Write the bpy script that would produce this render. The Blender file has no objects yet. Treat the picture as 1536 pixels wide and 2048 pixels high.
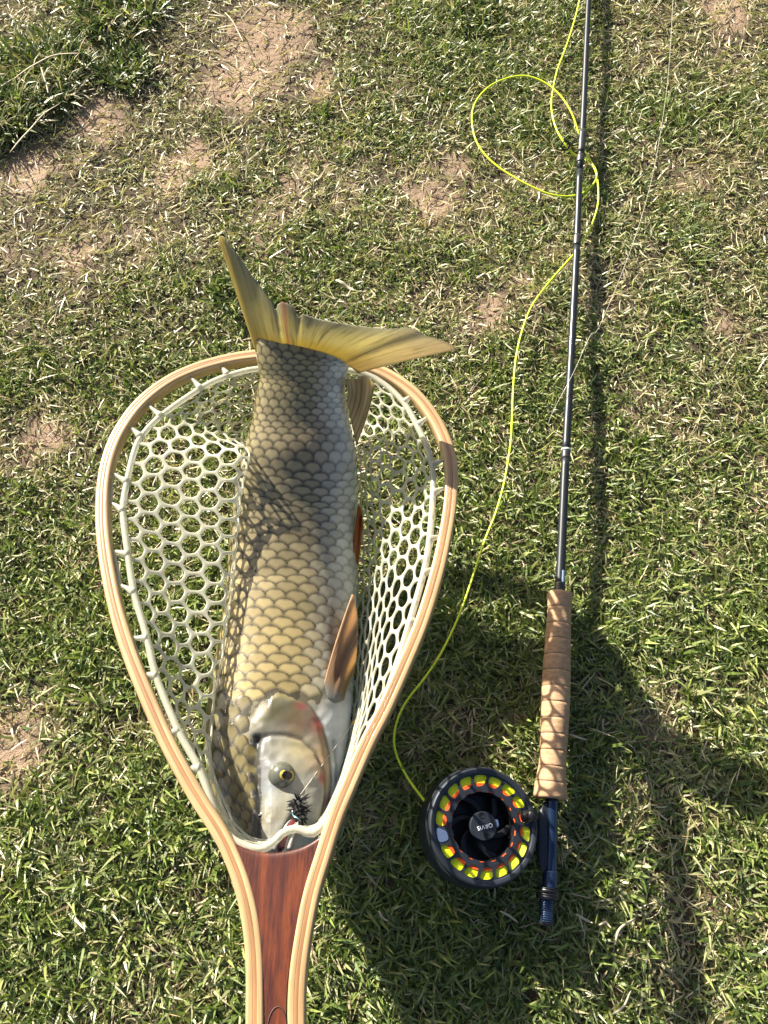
import bpy, math, random
import numpy as np
from mathutils import Vector, Matrix
random.seed(7); rng = np.random.default_rng(7)
sc = bpy.context.scene
C = sc.collection
R = math.radians

# ------------------------------------------------------------------ camera, sky, sun, exposure
CAM_H, TILT, FOC = 0.80, R(22), 1707.0          # metres, tilt from straight down, focal length in photo pixels (1536 x 2048)
cd = bpy.data.cameras.new('camera'); cam = bpy.data.objects.new('camera', cd); C.objects.link(cam)
cam.location = (0, 0, CAM_H); cam.rotation_euler = (TILT, 0, 0)
cd.sensor_fit = 'VERTICAL'; cd.sensor_height = 32.0; cd.lens = 32.0 * FOC / 2048.0
cd.clip_start = 0.01; cd.clip_end = 500
sc.camera = cam
SUN_EL, SUN_AZ = R(25), R(48)                    # shadows run to +x, -y at SUN_AZ below the x axis
w = bpy.data.worlds.new('World'); sc.world = w; w.use_nodes = True
nt = w.node_tree; nt.nodes.clear()
sky = nt.nodes.new('ShaderNodeTexSky'); sky.sky_type = 'NISHITA'; sky.sun_disc = False
sky.sun_elevation = SUN_EL; sky.sun_rotation = math.atan2(-math.cos(SUN_AZ), math.sin(SUN_AZ))
sky.air_density = 0.8; sky.dust_density = 2.5; sky.ozone_density = 0.6
bg = nt.nodes.new('ShaderNodeBackground'); bg.inputs[1].default_value = 0.054
wo = nt.nodes.new('ShaderNodeOutputWorld')
nt.links.new(sky.outputs[0], bg.inputs[0]); nt.links.new(bg.outputs[0], wo.inputs[0])
sd = bpy.data.lights.new('sun', 'SUN'); sd.energy = 5.0; sd.angle = R(0.53); sd.color = (1.0, 0.93, 0.81)
sun = bpy.data.objects.new('sun', sd); C.objects.link(sun)
sdir = Vector((math.cos(SUN_EL)*math.cos(SUN_AZ), -math.cos(SUN_EL)*math.sin(SUN_AZ), -math.sin(SUN_EL)))
sun.rotation_euler = sdir.to_track_quat('-Z', 'Y').to_euler(); sun.location = (-2, 2, 2)
sc.view_settings.view_transform = 'Standard'; sc.view_settings.look = 'None'
sc.view_settings.gamma = 1.0; sc.view_settings.use_curve_mapping = False
sc.view_settings.exposure = 1.72

# ------------------------------------------------------------------ measuring helpers: photo pixel + height -> point in the world
_F = np.array([0, math.sin(TILT), -math.cos(TILT)]); _U = np.array([0, math.cos(TILT), math.sin(TILT)])
def ray(px, py):
    px, py = np.asarray(px, float), np.asarray(py, float)
    return _F + ((px-768)/FOC)[..., None]*np.array([1., 0, 0]) + ((1024-py)/FOC)[..., None]*_U
def P(px, py, z):
    d = ray(px, py); t = (np.asarray(z, float)-CAM_H)/d[..., 2]
    return np.array([0, 0, CAM_H]) + d*t[..., None]
def PX(Q):
    q = np.asarray(Q, float)-np.array([0, 0, CAM_H]); wz = q@_F
    return np.stack([768+FOC*q[..., 0]/wz, 1024-FOC*(q@_U)/wz], -1)
def mpp(p): return float((p-np.array([0, 0, CAM_H]))@_F)/FOC      # metres per photo pixel at a point
def cat(pts, n, closed=False):
    """Catmull-Rom through pts, n samples evenly by length"""
    p = np.asarray(pts, float)
    q = np.concatenate([p[-1:], p, p[:2]]) if closed else np.concatenate([2*p[:1]-p[1:2], p, 2*p[-1:]-p[-2:-1]])
    out = []
    for i in range(len(q)-3):
        t = np.linspace(0, 1, 14, endpoint=False)[:, None]
        a, b, c, d = q[i:i+4]
        out.append(.5*((2*b)+(-a+c)*t+(2*a-5*b+4*c-d)*t*t+(-a+3*b-3*c+d)*t**3))
    if not closed: out.append(q[-2][None])
    else: out.append(out[0][:1])
    o = np.concatenate(out); s = np.r_[0, np.cumsum(np.linalg.norm(np.diff(o, axis=0), axis=1))]
    u = np.linspace(0, s[-1], n, endpoint=not closed)
    return np.stack([np.interp(u, s, o[:, k]) for k in range(o.shape[1])], 1)
def sstep(a, b, x):
    t = np.clip((np.asarray(x, float)-a)/(b-a), 0, 1); return t*t*(3-2*t)
def polyd(q, poly, closed=False):
    q = np.asarray(q, float); A = np.asarray(poly, float); B = np.roll(A, -1, 0)
    if not closed: A, B = A[:-1], B[:-1]
    AB = B-A; t = np.clip(((q[:, None]-A)*AB).sum(2)/((AB**2).sum(1)+1e-9), 0, 1)
    return np.linalg.norm(q[:, None]-A-t[..., None]*AB, axis=2).min(1)
def inpoly(q, poly):
    q = np.asarray(q, float); A = np.asarray(poly, float); B = np.roll(A, -1, 0)
    x, y = q[:, 0][:, None], q[:, 1][:, None]
    c = ((A[:, 1] > y) != (B[:, 1] > y)) & (x < (B[:, 0]-A[:, 0])*(y-A[:, 1])/(B[:, 1]-A[:, 1]+1e-12)+A[:, 0])
    return c.sum(1) % 2 == 1
_pt = [np.random.default_rng(s).random((64, 64)) for s in range(6)]
def vnoise(x, y, f, s=0):
    x, y = np.asarray(x)*f+100.3, np.asarray(y)*f+77.7
    i, j = np.floor(x).astype(int), np.floor(y).astype(int); a, b = x-i, y-j
    a, b = a*a*(3-2*a), b*b*(3-2*b); T = _pt[s]
    g = lambda u, v: T[u % 64, v % 64]
    return (g(i, j)*(1-a)+g(i+1, j)*a)*(1-b)+(g(i, j+1)*(1-a)+g(i+1, j+1)*a)*b

# ------------------------------------------------------------------ object helpers
def mesh_data(name, v, f, mat=None, smooth=True, uv=None, col=None, sharp=None):
    m = bpy.data.meshes.new(name); m.from_pydata([tuple(map(float, p)) for p in v], [], [tuple(map(int, q)) for q in f])
    if smooth: m.polygons.foreach_set('use_smooth', [True]*len(m.polygons))
    if mat is not None: m.materials.append(mat)
    if uv is not None:
        li = np.empty(len(m.loops), int); m.loops.foreach_get('vertex_index', li)
        l = m.uv_layers.new(name='UVMap'); l.data.foreach_set('uv', np.asarray(uv, float)[li].ravel())
    if col is not None:
        a = m.color_attributes.new('tint', 'FLOAT_COLOR', 'POINT')
        c = np.asarray(col, float)
        if c.shape[1] == 3: c = np.c_[c, np.ones(len(c))]
        a.data.foreach_set('color', c.ravel())
    m.update()
    if sharp: m.set_sharp_from_angle(angle=R(sharp))
    return m
def link(name, data, parent=None):
    o = bpy.data.objects.new(name, data); C.objects.link(o)
    if parent is not None:
        o.parent = parent; o.matrix_parent_inverse = Matrix.Translation(-org(parent))
    return o
def org(o):
    v = Vector(o.location)
    return v if o.parent is None else v      # parts are modelled in world coordinates with their own origin at zero
def obj(name, v, f, mat, parent=None, **k): return link(name, mesh_data(name, v, f, mat, **k), parent)
def thing(name, label, category, loc, group=None):
    o = bpy.data.objects.new(name, None); C.objects.link(o); o.location = loc; o.empty_display_size = .02
    return tag(o, label, category, group)
def tag(o, label, category, group=None):
    o['label'] = label; o['category'] = category
    if group: o['group'] = group
    return o
def part_under(name, v, f, mat, part, **k):   # sub-part: the part is a mesh whose origin is the world origin
    o = link(name, mesh_data(name, v, f, mat, **k)); o.parent = part
    return o
def tube(path, rad, n=10, cap=True, flat=1.0, up=None):
    p = np.asarray(path, float); m = len(p); rad = np.broadcast_to(np.asarray(rad, float), (m,))
    t = np.gradient(p, axis=0); t /= np.linalg.norm(t, axis=1)[:, None]+1e-12
    a = np.array([0, 0, 1.]) if up is None else np.asarray(up, float)
    if abs(t[0]@a) > .95: a = np.array([1., 0, 0])
    v, uv = [], []; nn = a-t[0]*(a@t[0]); nn /= np.linalg.norm(nn)
    s = np.r_[0, np.cumsum(np.linalg.norm(np.diff(p, axis=0), axis=1))]
    for i in range(m):
        nn = nn-t[i]*(nn@t[i]); nn /= np.linalg.norm(nn)+1e-12; b = np.cross(t[i], nn)
        for k in range(n):
            th = 2*math.pi*k/n; v.append(p[i]+rad[i]*(math.cos(th)*nn*flat+math.sin(th)*b)); uv.append((s[i], k/n))
    f = [(i*n+k, i*n+(k+1) % n, (i+1)*n+(k+1) % n, (i+1)*n+k) for i in range(m-1) for k in range(n)]
    if cap:
        f += [tuple(range(n))[::-1], tuple((m-1)*n+k for k in range(n))]
    return v, f, uv
def lathe(prof, n=48, M=None, closed_prof=False, caps=True):
    """prof: (r, h) list about local z; M maps local to world"""
    v = []; m = len(prof)
    for r, h in prof:
        for k in range(n):
            th = 2*math.pi*k/n; v.append((r*math.cos(th), r*math.sin(th), h))
    rr = m if closed_prof else m-1
    f = [(i*n+k, i*n+(k+1) % n, ((i+1) % m)*n+(k+1) % n, ((i+1) % m)*n+k) for i in range(rr) for k in range(n)]
    if not closed_prof and caps:
        if prof[0][0] > 1e-6: f.append(tuple(range(n))[::-1])
        if prof[-1][0] > 1e-6: f.append(tuple((m-1)*n+k for k in range(n)))
    if M is not None: v = [tuple(M @ Vector(p)) for p in v]
    return v, f
def grid_faces(nu, nv, wrap=False):
    return [(i*nv+j, i*nv+(j+1) % nv, (i+1)*nv+(j+1) % nv, (i+1)*nv+j) for i in range(nu-1) for j in range(nv if wrap else nv-1)]
def join(*parts):
    V, F, U = [], [], []
    for p in parts:
        k = len(V); V += list(p[0]); F += [tuple(i+k for i in q) for q in p[1]]
        if len(p) > 2: U += list(p[2])
    return (V, F, U) if U else (V, F)

# ------------------------------------------------------------------ materials
class Mat:
    def __init__(s, name, rough=.5, color=(.5, .5, .5), spec=.5, metal=0., coat=0.):
        s.m = bpy.data.materials.new(name); s.m.use_nodes = True; s.t = s.m.node_tree
        s.b = s.t.nodes['Principled BSDF']; s.out = s.t.nodes['Material Output']
        s.b.inputs['Base Color'].default_value = (*color, 1); s.b.inputs['Roughness'].default_value = rough
        s.b.inputs['Specular IOR Level'].default_value = spec; s.b.inputs['Metallic'].default_value = metal
        s.b.inputs['Coat Weight'].default_value = coat; s.b.inputs['Coat Roughness'].default_value = .08
    def n(s, typ, **k):
        nd = s.t.nodes.new('ShaderNode'+typ)
        for a, b in k.items():
            if a.startswith('i_'): nd.inputs[a[2:].replace('_', ' ')].default_value = b
            elif a.startswith('n_'): nd.inputs[int(a[2:])].default_value = b
            else: setattr(nd, a, b)
        return nd
    def l(s, a, b): s.t.links.new(a, b)
    def math(s, op, a, b=None, clamp=False):
        nd = s.n('Math', operation=op, use_clamp=clamp)
        for i, x in enumerate((a, b)):
            if x is None: continue
            if isinstance(x, (int, float)): nd.inputs[i].default_value = x
            else: s.l(x, nd.inputs[i])
        return nd.outputs[0]
    def mix(s, fac, a, b, mode='MIX'):
        nd = s.n('MixRGB', blend_type=mode)
        for i, x in enumerate((fac, a, b)):
            if isinstance(x, (int, float)): nd.inputs[i].default_value = x
            elif isinstance(x, tuple): nd.inputs[i].default_value = (*x, 1)
            else: s.l(x, nd.inputs[i])
        return nd.outputs[0]
    def noise(s, scale, vec=None, detail=3, rough=.55):
        nd = s.n('TexNoise'); nd.inputs['Scale'].default_value = scale; nd.inputs['Detail'].default_value = detail
        nd.inputs['Roughness'].default_value = rough
        if vec is not None: s.l(vec, nd.inputs['Vector'])
        return nd.outputs['Fac']
    def ramp(s, fac, stops):
        nd = s.n('ValToRGB'); s.l(fac, nd.inputs[0]); e = nd.color_ramp.elements
        while len(e) < len(stops): e.new(.5)
        for k, (p, c) in zip(e, stops): k.position = p; k.color = (*c, 1) if len(c) == 3 else c
        return nd.outputs[0]
    def mapping(s, vec, scale): 
        nd = s.n('Mapping'); nd.inputs['Scale'].default_value = scale; s.l(vec, nd.inputs[0]); return nd.outputs[0]
    def bump(s, h, strength=.3, dist=.001):
        nd = s.n('Bump'); nd.inputs['Strength'].default_value = strength; nd.inputs['Distance'].default_value = dist
        s.l(h, nd.inputs['Height']); s.l(nd.outputs[0], s.b.inputs['Normal']); return nd.outputs[0]
    def base(s, c): s.l(c, s.b.inputs['Base Color'])
    def translucent(s, col, fac, transp=0.):
        tr = s.n('BsdfTranslucent')
        if isinstance(col, tuple): tr.inputs[0].default_value = (*col, 1)
        else: s.l(col, tr.inputs[0])
        mx = s.n('MixShader'); mx.inputs[0].default_value = fac
        s.l(s.b.outputs[0], mx.inputs[1]); s.l(tr.outputs[0], mx.inputs[2]); o = mx.outputs[0]
        if transp:
            tp = s.n('BsdfTransparent'); m2 = s.n('MixShader'); m2.inputs[0].default_value = transp
            s.l(o, m2.inputs[1]); s.l(tp.outputs[0], m2.inputs[2]); o = m2.outputs[0]
        s.l(o, s.out.inputs[0])
    @property
    def tc(s): return s.n('TexCoord').outputs
    def attr(s, name): return s.n('Attribute', attribute_name=name).outputs['Color']
    def uv(s): return s.n('UVMap', uv_map='UVMap').outputs[0]

def mat_soil():
    m = Mat('soil', .9, spec=.2); v = m.tc['Object']
    a, b, c = m.noise(9, v, 5), m.noise(160, v, 4), m.noise(900, v, 2)
    col = m.ramp(a, [(.3, (.26, .175, .115)), (.7, (.40, .28, .19))])
    col = m.mix(m.math('MULTIPLY', b, .75), col, (.20, .13, .085)); col = m.mix(m.math('MULTIPLY', c, .3), col, (.52, .40, .29))
    col = m.mix(m.attr('tint'), m.mix(m.math('MULTIPLY', b, .6), (.085, .062, .040), (.045, .034, .022)), col)      # shade between the blades painted dark under the turf, pale soil where bare
    # beyond the modelled turf the lawn goes on as one green and straw surface
    ln = m.n('VectorMath', operation='LENGTH'); m.l(v, ln.inputs[0])
    far = m.math('MULTIPLY', m.math('SUBTRACT', ln.outputs['Value'], 1.5), 1.6, True)
    g = m.ramp(m.noise(60, v, 6), [(.35, (.05, .07, .02)), (.6, (.14, .15, .06)), (.8, (.34, .29, .17))])
    m.base(m.mix(far, col, g)); m.bump(m.math('ADD', m.math('MULTIPLY', b, .8), m.math('MULTIPLY', c, .35)), .8, .004)
    return m.m
def mat_grass():
    m = Mat('grass_blades', .42, spec=.5); c = m.attr('tint'); m.base(c)
    tr = m.mix(1.0, c, (1.0, 1.15, .45), 'MULTIPLY'); m.translucent(tr, .28); return m.m
def mat_wood(name, c0, c1, c2, gscale=(14, 260, 1), coat=.5, rough=.35, bump=.15):
    m = Mat(name, rough, coat=coat); v = m.uv()
    a = m.noise(1, m.mapping(v, gscale), 4, .6); b = m.noise(1, m.mapping(v, (60, 900, 1)), 2)
    col = m.ramp(a, [(.3, c0), (.55, c1), (.75, c2)]); col = m.mix(m.math('MULTIPLY', b, .22), col, c0)
    blot = m.noise(1, m.mapping(v, (22, 60, 1)), 3); blot = m.ramp(blot, [(.62, (0, 0, 0)), (.72, (1, 1, 1))])
    col = m.mix(m.math('MULTIPLY', blot, .22), col, tuple(x*.45 for x in c0))
    m.base(col); m.bump(b, bump, .0006); return m.m
def mat_mahogany():
    m = Mat('mahogany', .38, coat=.25); v = m.tc['Object']
    a = m.noise(1, m.mapping(v, (420, 22, 60)), 4, .65); b = m.noise(1, m.mapping(v, (70, 16, 10)), 3); c = m.noise(1, m.mapping(v, (1500, 130, 200)), 2)
    col = m.ramp(a, [(.3, (.022, .004, .002)), (.5, (.06, .0115, .004)), (.72, (.12, .026, .007))])
    fig = m.ramp(b, [(.5, (0, 0, 0)), (.72, (1, 1, 1))]); col = m.mix(m.math('MULTIPLY', fig, .6), col, (.20, .046, .008))
    col = m.mix(m.math('MULTIPLY', m.ramp(c, [(.55, (0, 0, 0)), (.7, (1, 1, 1))]), .55), col, (.03, .006, .003))
    m.base(col); m.bump(c, .2, .0005); return m.m
def mat_rubber():
    m = Mat('clear_rubber', .25, (.6, .6, .5), spec=.6)
    n = m.noise(120, m.tc['Object'], 3); m.base(m.mix(n, (.66, .65, .55), (.56, .54, .41)))
    m.translucent((.66, .66, .54), .42, .27); return m.m
def mat_scale():
    m = Mat('fish_scale', .30, spec=.5, coat=.35)
    tint = m.n('Attribute', attribute_name='tint'); uvn = m.uv(); sep = m.n('SeparateXYZ'); m.l(uvn, sep.inputs[0])
    p = m.math('ABSOLUTE', m.math('SUBTRACT', m.math('MULTIPLY', sep.outputs[0], 2.), 1.)); q = sep.outputs[1]
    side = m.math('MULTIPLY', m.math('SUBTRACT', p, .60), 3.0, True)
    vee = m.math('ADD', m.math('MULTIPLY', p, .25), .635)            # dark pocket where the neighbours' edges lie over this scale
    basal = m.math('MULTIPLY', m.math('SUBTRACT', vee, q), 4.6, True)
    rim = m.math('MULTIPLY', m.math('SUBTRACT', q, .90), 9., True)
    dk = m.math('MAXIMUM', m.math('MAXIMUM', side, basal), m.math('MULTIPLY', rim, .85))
    # fine radial growth lines fanning out on each scale
    wv = m.noise(1, m.mapping(uvn, (38, 2.5, 1)), 2, .6); ns = m.noise(700, m.tc['Object'], 3)
    dk = m.math('ADD', m.math('MULTIPLY', dk, .92), m.math('MULTIPLY', m.math('SUBTRACT', wv, .5), .34), True)
    dk = m.math('MULTIPLY', dk, tint.outputs['Alpha'], True)
    col = m.mix(m.math('MULTIPLY', ns, .35), tint.outputs['Color'], m.mix(1., tint.outputs['Color'], (.72, .68, .6), 'MULTIPLY'))
    col = m.mix(dk, col, (.014, .012, .008)); m.base(col); m.bump(m.math('ADD', wv, ns), .25, .0004); return m.m
def mat_skin():
    m = Mat('fish_skin', .44, spec=.4, coat=.10); c = m.attr('tint'); v = m.tc['Object']
    n = m.noise(240, v, 4); col = m.mix(m.math('MULTIPLY', n, .4), c, m.mix(1., c, (.62, .6, .55), 'MULTIPLY'))
    m.base(col); m.bump(m.math('ADD', n, m.noise(900, v, 2)), .18, .0006)
    m.b.inputs['Subsurface Weight'].default_value = .05; m.b.inputs['Subsurface Radius'].default_value = (.004, .002, .001)
    m.b.inputs['Subsurface Scale'].default_value = 1.0; return m.m
def mat_fin():
    m = Mat('fish_fin', .32, spec=.5, coat=.3); c = m.attr('tint'); uvn = m.uv()
    st = m.noise(1, m.mapping(uvn, (110, 1.0, 1)), 3, .6); st2 = m.noise(1, m.mapping(uvn, (22, 1.6, 1)), 2)
    d = m.math('ADD', m.ramp(st, [(.5, (0, 0, 0)), (.72, (1, 1, 1))]), m.math('MULTIPLY', m.ramp(st2, [(.56, (0, 0, 0)), (.68, (1, 1, 1))]), .7), True)
    col = m.mix(m.math('MULTIPLY', d, .55), c, m.mix(1., c, (.30, .29, .27), 'MULTIPLY')); m.base(col)
    m.bump(m.noise(1, m.mapping(uvn, (160, 3, 1)), 2), .35, .0008); m.translucent(m.mix(1., col, (1.25, 1.22, 1.15), 'MULTIPLY'), .62); return m.m
def mat_cork():
    m = Mat('cork', .75, spec=.25); v = m.tc['Object']
    a = m.noise(1, m.mapping(v, (160, 420, 160)), 4, .6); b = m.noise(1, m.mapping(v, (520, 900, 520)), 2)
    col = m.ramp(a, [(.3, (.30, .18, .10)), (.6, (.44, .28, .16))])
    pit = m.ramp(b, [(.66, (0, 0, 0)), (.74, (1, 1, 1))]); col = m.mix(m.math('MULTIPLY', pit, .65), col, (.16, .085, .045))
    oi = m.n('ObjectInfo'); col = m.mix(m.math('MULTIPLY', oi.outputs['Random'], .3), col, m.mix(1., col, (.75, .72, .7), 'MULTIPLY'))
    m.base(col); m.bump(b, .3, .0006); return m.m
def plain(name, col, rough, metal=0., coat=0., nz=0., spec=.5):
    m = Mat(name, rough, col, spec, metal, coat)
    if nz: 
        n = m.noise(300, m.tc['Object'], 4); m.base(m.mix(m.math('MULTIPLY', n, nz), col, tuple(x*.5 for x in col)))
        r = m.math('ADD', m.math('MULTIPLY', n, .25), rough-.1); m.l(r, m.b.inputs['Roughness'])
    return m.m
M_SOIL, M_GRASS, M_RUBBER, M_SCALE, M_SKIN, M_FIN, M_CORK, M_MAHO = mat_soil(), mat_grass(), mat_rubber(), mat_scale(), mat_skin(), mat_fin(), mat_cork(), mat_mahogany()
M_ASH = mat_wood('ash_wood', (.27, .165, .075), (.41, .275, .135), (.52, .37, .20))
M_CHERRY = mat_wood('cherry_wood', (.20, .10, .04), (.29, .155, .065), (.38, .22, .10))
M_ENGR = plain('burnt_engraving', (.05, .012, .006), .6)
M_BLANK = plain('graphite_blank', (.012, .016, .021), .36, coat=.12, nz=.3, spec=.35)
M_WRAP = plain('dark_wrap', (.025, .025, .024), .4, coat=.3)
M_SEAT = plain('blue_anodised_seat', (.020, .040, .085), .25, metal=.6, coat=.3)
M_REEL = plain('slate_reel_metal', (.028, .034, .044), .40, metal=.35, nz=.25)
M_BLACK = plain('black_metal', (.012, .012, .014), .35, metal=.3)
M_LINE = plain('fly_line_yellow_green', (.66, .78, .03), .38)
M_LINED = plain('fly_line_coil', (.80, .86, .02), .4)
M_BACK = plain('orange_backing', (.90, .13, .02), .5)
M_SILV = plain('sky_tinted_steel', (.55, .66, .85), .22, metal=.9)  # blue of the reflected sky put into the metal's base colour
M_WHITE = plain('white_print', (.8, .82, .85), .5)
M_RING = plain('pale_ring', (.55, .55, .5), .3)
M_STRAW = plain('dry_straw', (.55, .45, .30), .7, nz=.5)

# ------------------------------------------------------------------ ground
BARE = [(535, 85, 115), (470, 160, 85), (330, 345, 50), (20, 1470, 75), (865, 390, 55), (85, 870, 55), (390, 300, 40), (250, 60, 70),
        (200, 230, 70), (60, 330, 60), (985, 625, 35), (330, 1440, 30), (1440, 20, 60), (10, 110, 40), (640, 170, 40), (910, 330, 40), (150, 520, 45), (1440, 640, 35)]
_bw = [(P(a, b, 0), r*mpp(P(a, b, 0))) for a, b, r in BARE]
def bareness(x, y):
    o = np.zeros(np.shape(x))
    wob = .65+.7*vnoise(x, y, 42, 1)
    for c, r in _bw: o = np.maximum(o, 1-sstep(.5, 1.15, np.hypot(x-c[0], (y-c[1])*.8)/(r*wob)))
    return o
def gz(x, y):
    return .010*(vnoise(x, y, 4, 2)-.5)+.005*(vnoise(x, y, 14, 3)-.5)+.0015*(vnoise(x, y, 60, 4)-.5)
near = np.linspace(-1.5, 1.5, 301); far = 1.5+np.array([.2, .6, 1.5, 4, 10, 25, 60, 140.])
ax = np.r_[-far[::-1], near, far]; X, Y = np.meshgrid(ax, ax, indexing='ij'); Y = Y+.45
Z = gz(X, Y); Z = np.where((abs(X) > 1.6) | (abs(Y-.45) > 1.6), 0, Z)
bn = np.clip(bareness(X, Y)*.85+.50*sstep(.55, .8, vnoise(X, Y, 30, 5)), 0, 1).reshape(-1, 1)
ground = obj('ground', np.stack([X, Y, Z], -1).reshape(-1, 3), grid_faces(len(ax), len(ax))[:], M_SOIL, col=np.repeat(bn, 3, 1))
ground.data.flip_normals() if ground.data.polygons[0].normal.z < 0 else None
ground['kind'] = 'structure'

# ------------------------------------------------------------------ fishing rod lie: the pixels of its axis and its height
ROD = np.array([(1184, -110), (1177, 0), (1166, 250), (1160, 330), (1154, 480), (1143, 700), (1132, 900), (1124, 1080), (1119, 1186)], float)
def rod_z(py): return np.interp(py, [-110, 0, 480, 1000, 1186, 1500, 1860], [.017, .018, .021, .027, .031, .035, .034])
ROD3 = P(ROD[:, 0], ROD[:, 1], rod_z(ROD[:, 1]))
REEL_C = P(np.array(967.), np.array(1652.), .056); REEL_R = .0462

# ------------------------------------------------------------------ turf: every blade is a bent tapering strip
def blades(base, az, elev, length, width, curl, twist, col):
    n = len(base); K = 3
    d = np.stack([np.cos(az), np.sin(az)], 1); p = base.copy(); th = elev.copy()
    wd = np.stack([-np.sin(az)*np.cos(twist), np.cos(az)*np.cos(twist), np.sin(twist)], 1)
    prof = [.75, 1., .72]; V = np.empty((n, 7, 3))
    for k in range(K):
        V[:, 2*k] = p-wd*(width*prof[k]*.5)[:, None]; V[:, 2*k+1] = p+wd*(width*prof[k]*.5)[:, None]
        step = length/K
        p = p+np.stack([d[:, 0]*np.cos(th)*step, d[:, 1]*np.cos(th)*step, np.sin(th)*step], 1)
        th = th-curl/K; side = (twist*.5)/K; az2 = np.arctan2(d[:, 1], d[:, 0])+side
        d = np.stack([np.cos(az2), np.sin(az2)], 1)
    V[:, 6] = p
    return V, np.repeat(col[:, None, :], 7, 1)
def pick(cols, n, r): 
    c = np.array(cols)[r.integers(0, len(cols), n)]; return c*(.75+.5*r.random((n, 1)))
GREEN = [(.07, .11, .022), (.12, .17, .034), (.18, .235, .05), (.15, .20, .065), (.27, .30, .09), (.30, .31, .14), (.23, .265, .08)]
PALE = [(.33, .33, .16), (.42, .39, .22), (.27, .29, .14)]
STRAW = [(.44, .37, .20), (.52, .45, .27), (.36, .30, .16), (.58, .52, .34), (.28, .22, .12)]
DRY = [(330, 180, 330, 1.), (60, 420, 260, .9), (520, 100, 260, 1.), (250, 420, 200, .8), (700, 150, 170, .7), (40, 880, 130, .8), (60, 1500, 150, .8), (850, 380, 110, .8), (990, 600, 110, .7), (1430, 60, 170, .8),
       (1380, 330, 150, .5), (1290, 820, 120, .6), (150, 640, 140, .6), (1320, 1830, 120, .6), (330, 1980, 130, .5), (1220, 560, 90, .5), (1450, 660, 100, .6), (640, 430, 110, .5), (1180, 1990, 120, .5), (300, 1450, 90, .6)]
def turf(r):
    NV, NC = [], []
    # sites inside the dense zone, thinning outwards
    nt_ = 150000
    xs = r.uniform(-1.15, 1.15, nt_*2); ys = r.uniform(-.65, 1.85, nt_*2)
    dx = np.maximum(np.abs(xs)-.57, 0); dy = np.maximum(np.maximum(-.22-ys, ys-1.16), 0)
    keep = r.random(len(xs)) < np.exp(-np.hypot(dx, dy)/.12)
    xs, ys = xs[keep], ys[keep]
    b = bareness(xs, ys); dn = vnoise(xs, ys, 11, 0)*.55+vnoise(xs, ys, 30, 1)*.45
    keep = r.random(len(xs)) < (1-.84*b)*np.clip(.58+.9*dn, 0, 1); xs, ys, b, dn = xs[keep], ys[keep], b[keep], dn[keep]
    pq = PX(np.stack([xs, ys, 0*xs], 1)); dry = np.zeros(len(xs))
    for cx0, cy0, rr0, am in DRY: dry = np.maximum(dry, am*(1-sstep(.35, 1., np.hypot(pq[:, 0]-cx0, (pq[:, 1]-cy0)*1.2)/(rr0*(.7+.6*vnoise(xs, ys, 25, 3))))))
    keep = r.random(len(xs)) > .55*dry; xs, ys, b, dn, dry = xs[keep], ys[keep], b[keep], dn[keep], dry[keep]
    grn = np.clip(.66-.55*dry+1.6*(dn-.5)-.45*b-.22*sstep(.35, .95, ys)+.18*sstep(.35, 0, ys)-.15*sstep(-.1, -.5, xs)*sstep(.5, .8, ys), .08, .92)
    lush = np.clip((vnoise(xs, ys, 16, 5)-.35)*1.6, 0, 1)
    for rep in range(4):
        n = len(xs); g = r.random(n) < grn; pl = (~g) & (r.random(n) < .45)
        col = np.where(g[:, None], pick(GREEN, n, r), np.where(pl[:, None], pick(PALE, n, r), pick(STRAW, n, r)))
        base = np.stack([xs+r.normal(0, .0026, n), ys+r.normal(0, .0026, n), np.zeros(n)], 1); base[:, 2] = gz(base[:, 0], base[:, 1])-.001
        L = r.gamma(7, .0021, n)*(.75+.45*lush)*(1.12-.34*sstep(.05, .6, ys))*np.where(g, 1.05, .92); L = np.clip(L, .006, .034)
        el = np.where(g, r.uniform(.25, 1.25, n), r.uniform(.05, .85, n)); cu = r.normal(.75, .5, n)
        W = r.uniform(.0012, .0026, n)*(1.08-.22*sstep(.05, .6, ys))*np.where(g, 1.08, .9)
        v, c = blades(base, r.uniform(0, 2*math.pi, n), el, L, W, cu, r.normal(0, .6, n), col); NV.append(v); NC.append(c)
    # thatch: dry stems and clippings lying flat
    n = 42000; x = r.uniform(-.75, .75, n); y = r.uniform(-.35, 1.4, n); b2 = bareness(x, y)
    k = r.random(n) < (1-.1*b2); x, y = x[k], y[k]; n = len(x)
    base = np.stack([x, y, gz(x, y)+r.uniform(.0005, .006, n)], 1)
    v, c = blades(base, r.uniform(0, 2*math.pi, n), r.normal(.05, .16, n), r.uniform(.008, .026, n), r.uniform(.0007, .0016, n),
                  r.normal(.1, .25, n), r.normal(0, 1.2, n), pick(STRAW, n, r)); NV.append(v); NC.append(c)
    return np.concatenate(NV), np.concatenate(NC)
def press(V):
    """turf is flattened under the rod, the reel and the net bag"""
    x, y = V[:, :, 0], V[:, :, 1]; q = np.stack([x[:, 0], y[:, 0]], 1)
    near_ = polyd(q, ROD3[:, :2]); gp = P(np.array([1119., 1100, 1090]), np.array([1190., 1600, 1850]), .033)[:, :2]
    grip = polyd(q, gp); reel = np.hypot(q[:, 0]-REEL_C[0], q[:, 1]-REEL_C[1])
    lim = np.full(len(V), 1.)
    lim = np.minimum(lim, np.where(near_ < .010, .012, 1)); lim = np.minimum(lim, np.where(grip < .020, .016, 1)); lim = np.minimum(lim, np.where(reel < .055, .016, 1))
    top = V[:, :, 2].max(1); sc_ = np.minimum(1, lim/np.maximum(top, 1e-4)); V[:, :, 2] *= sc_[:, None]
    return V
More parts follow.
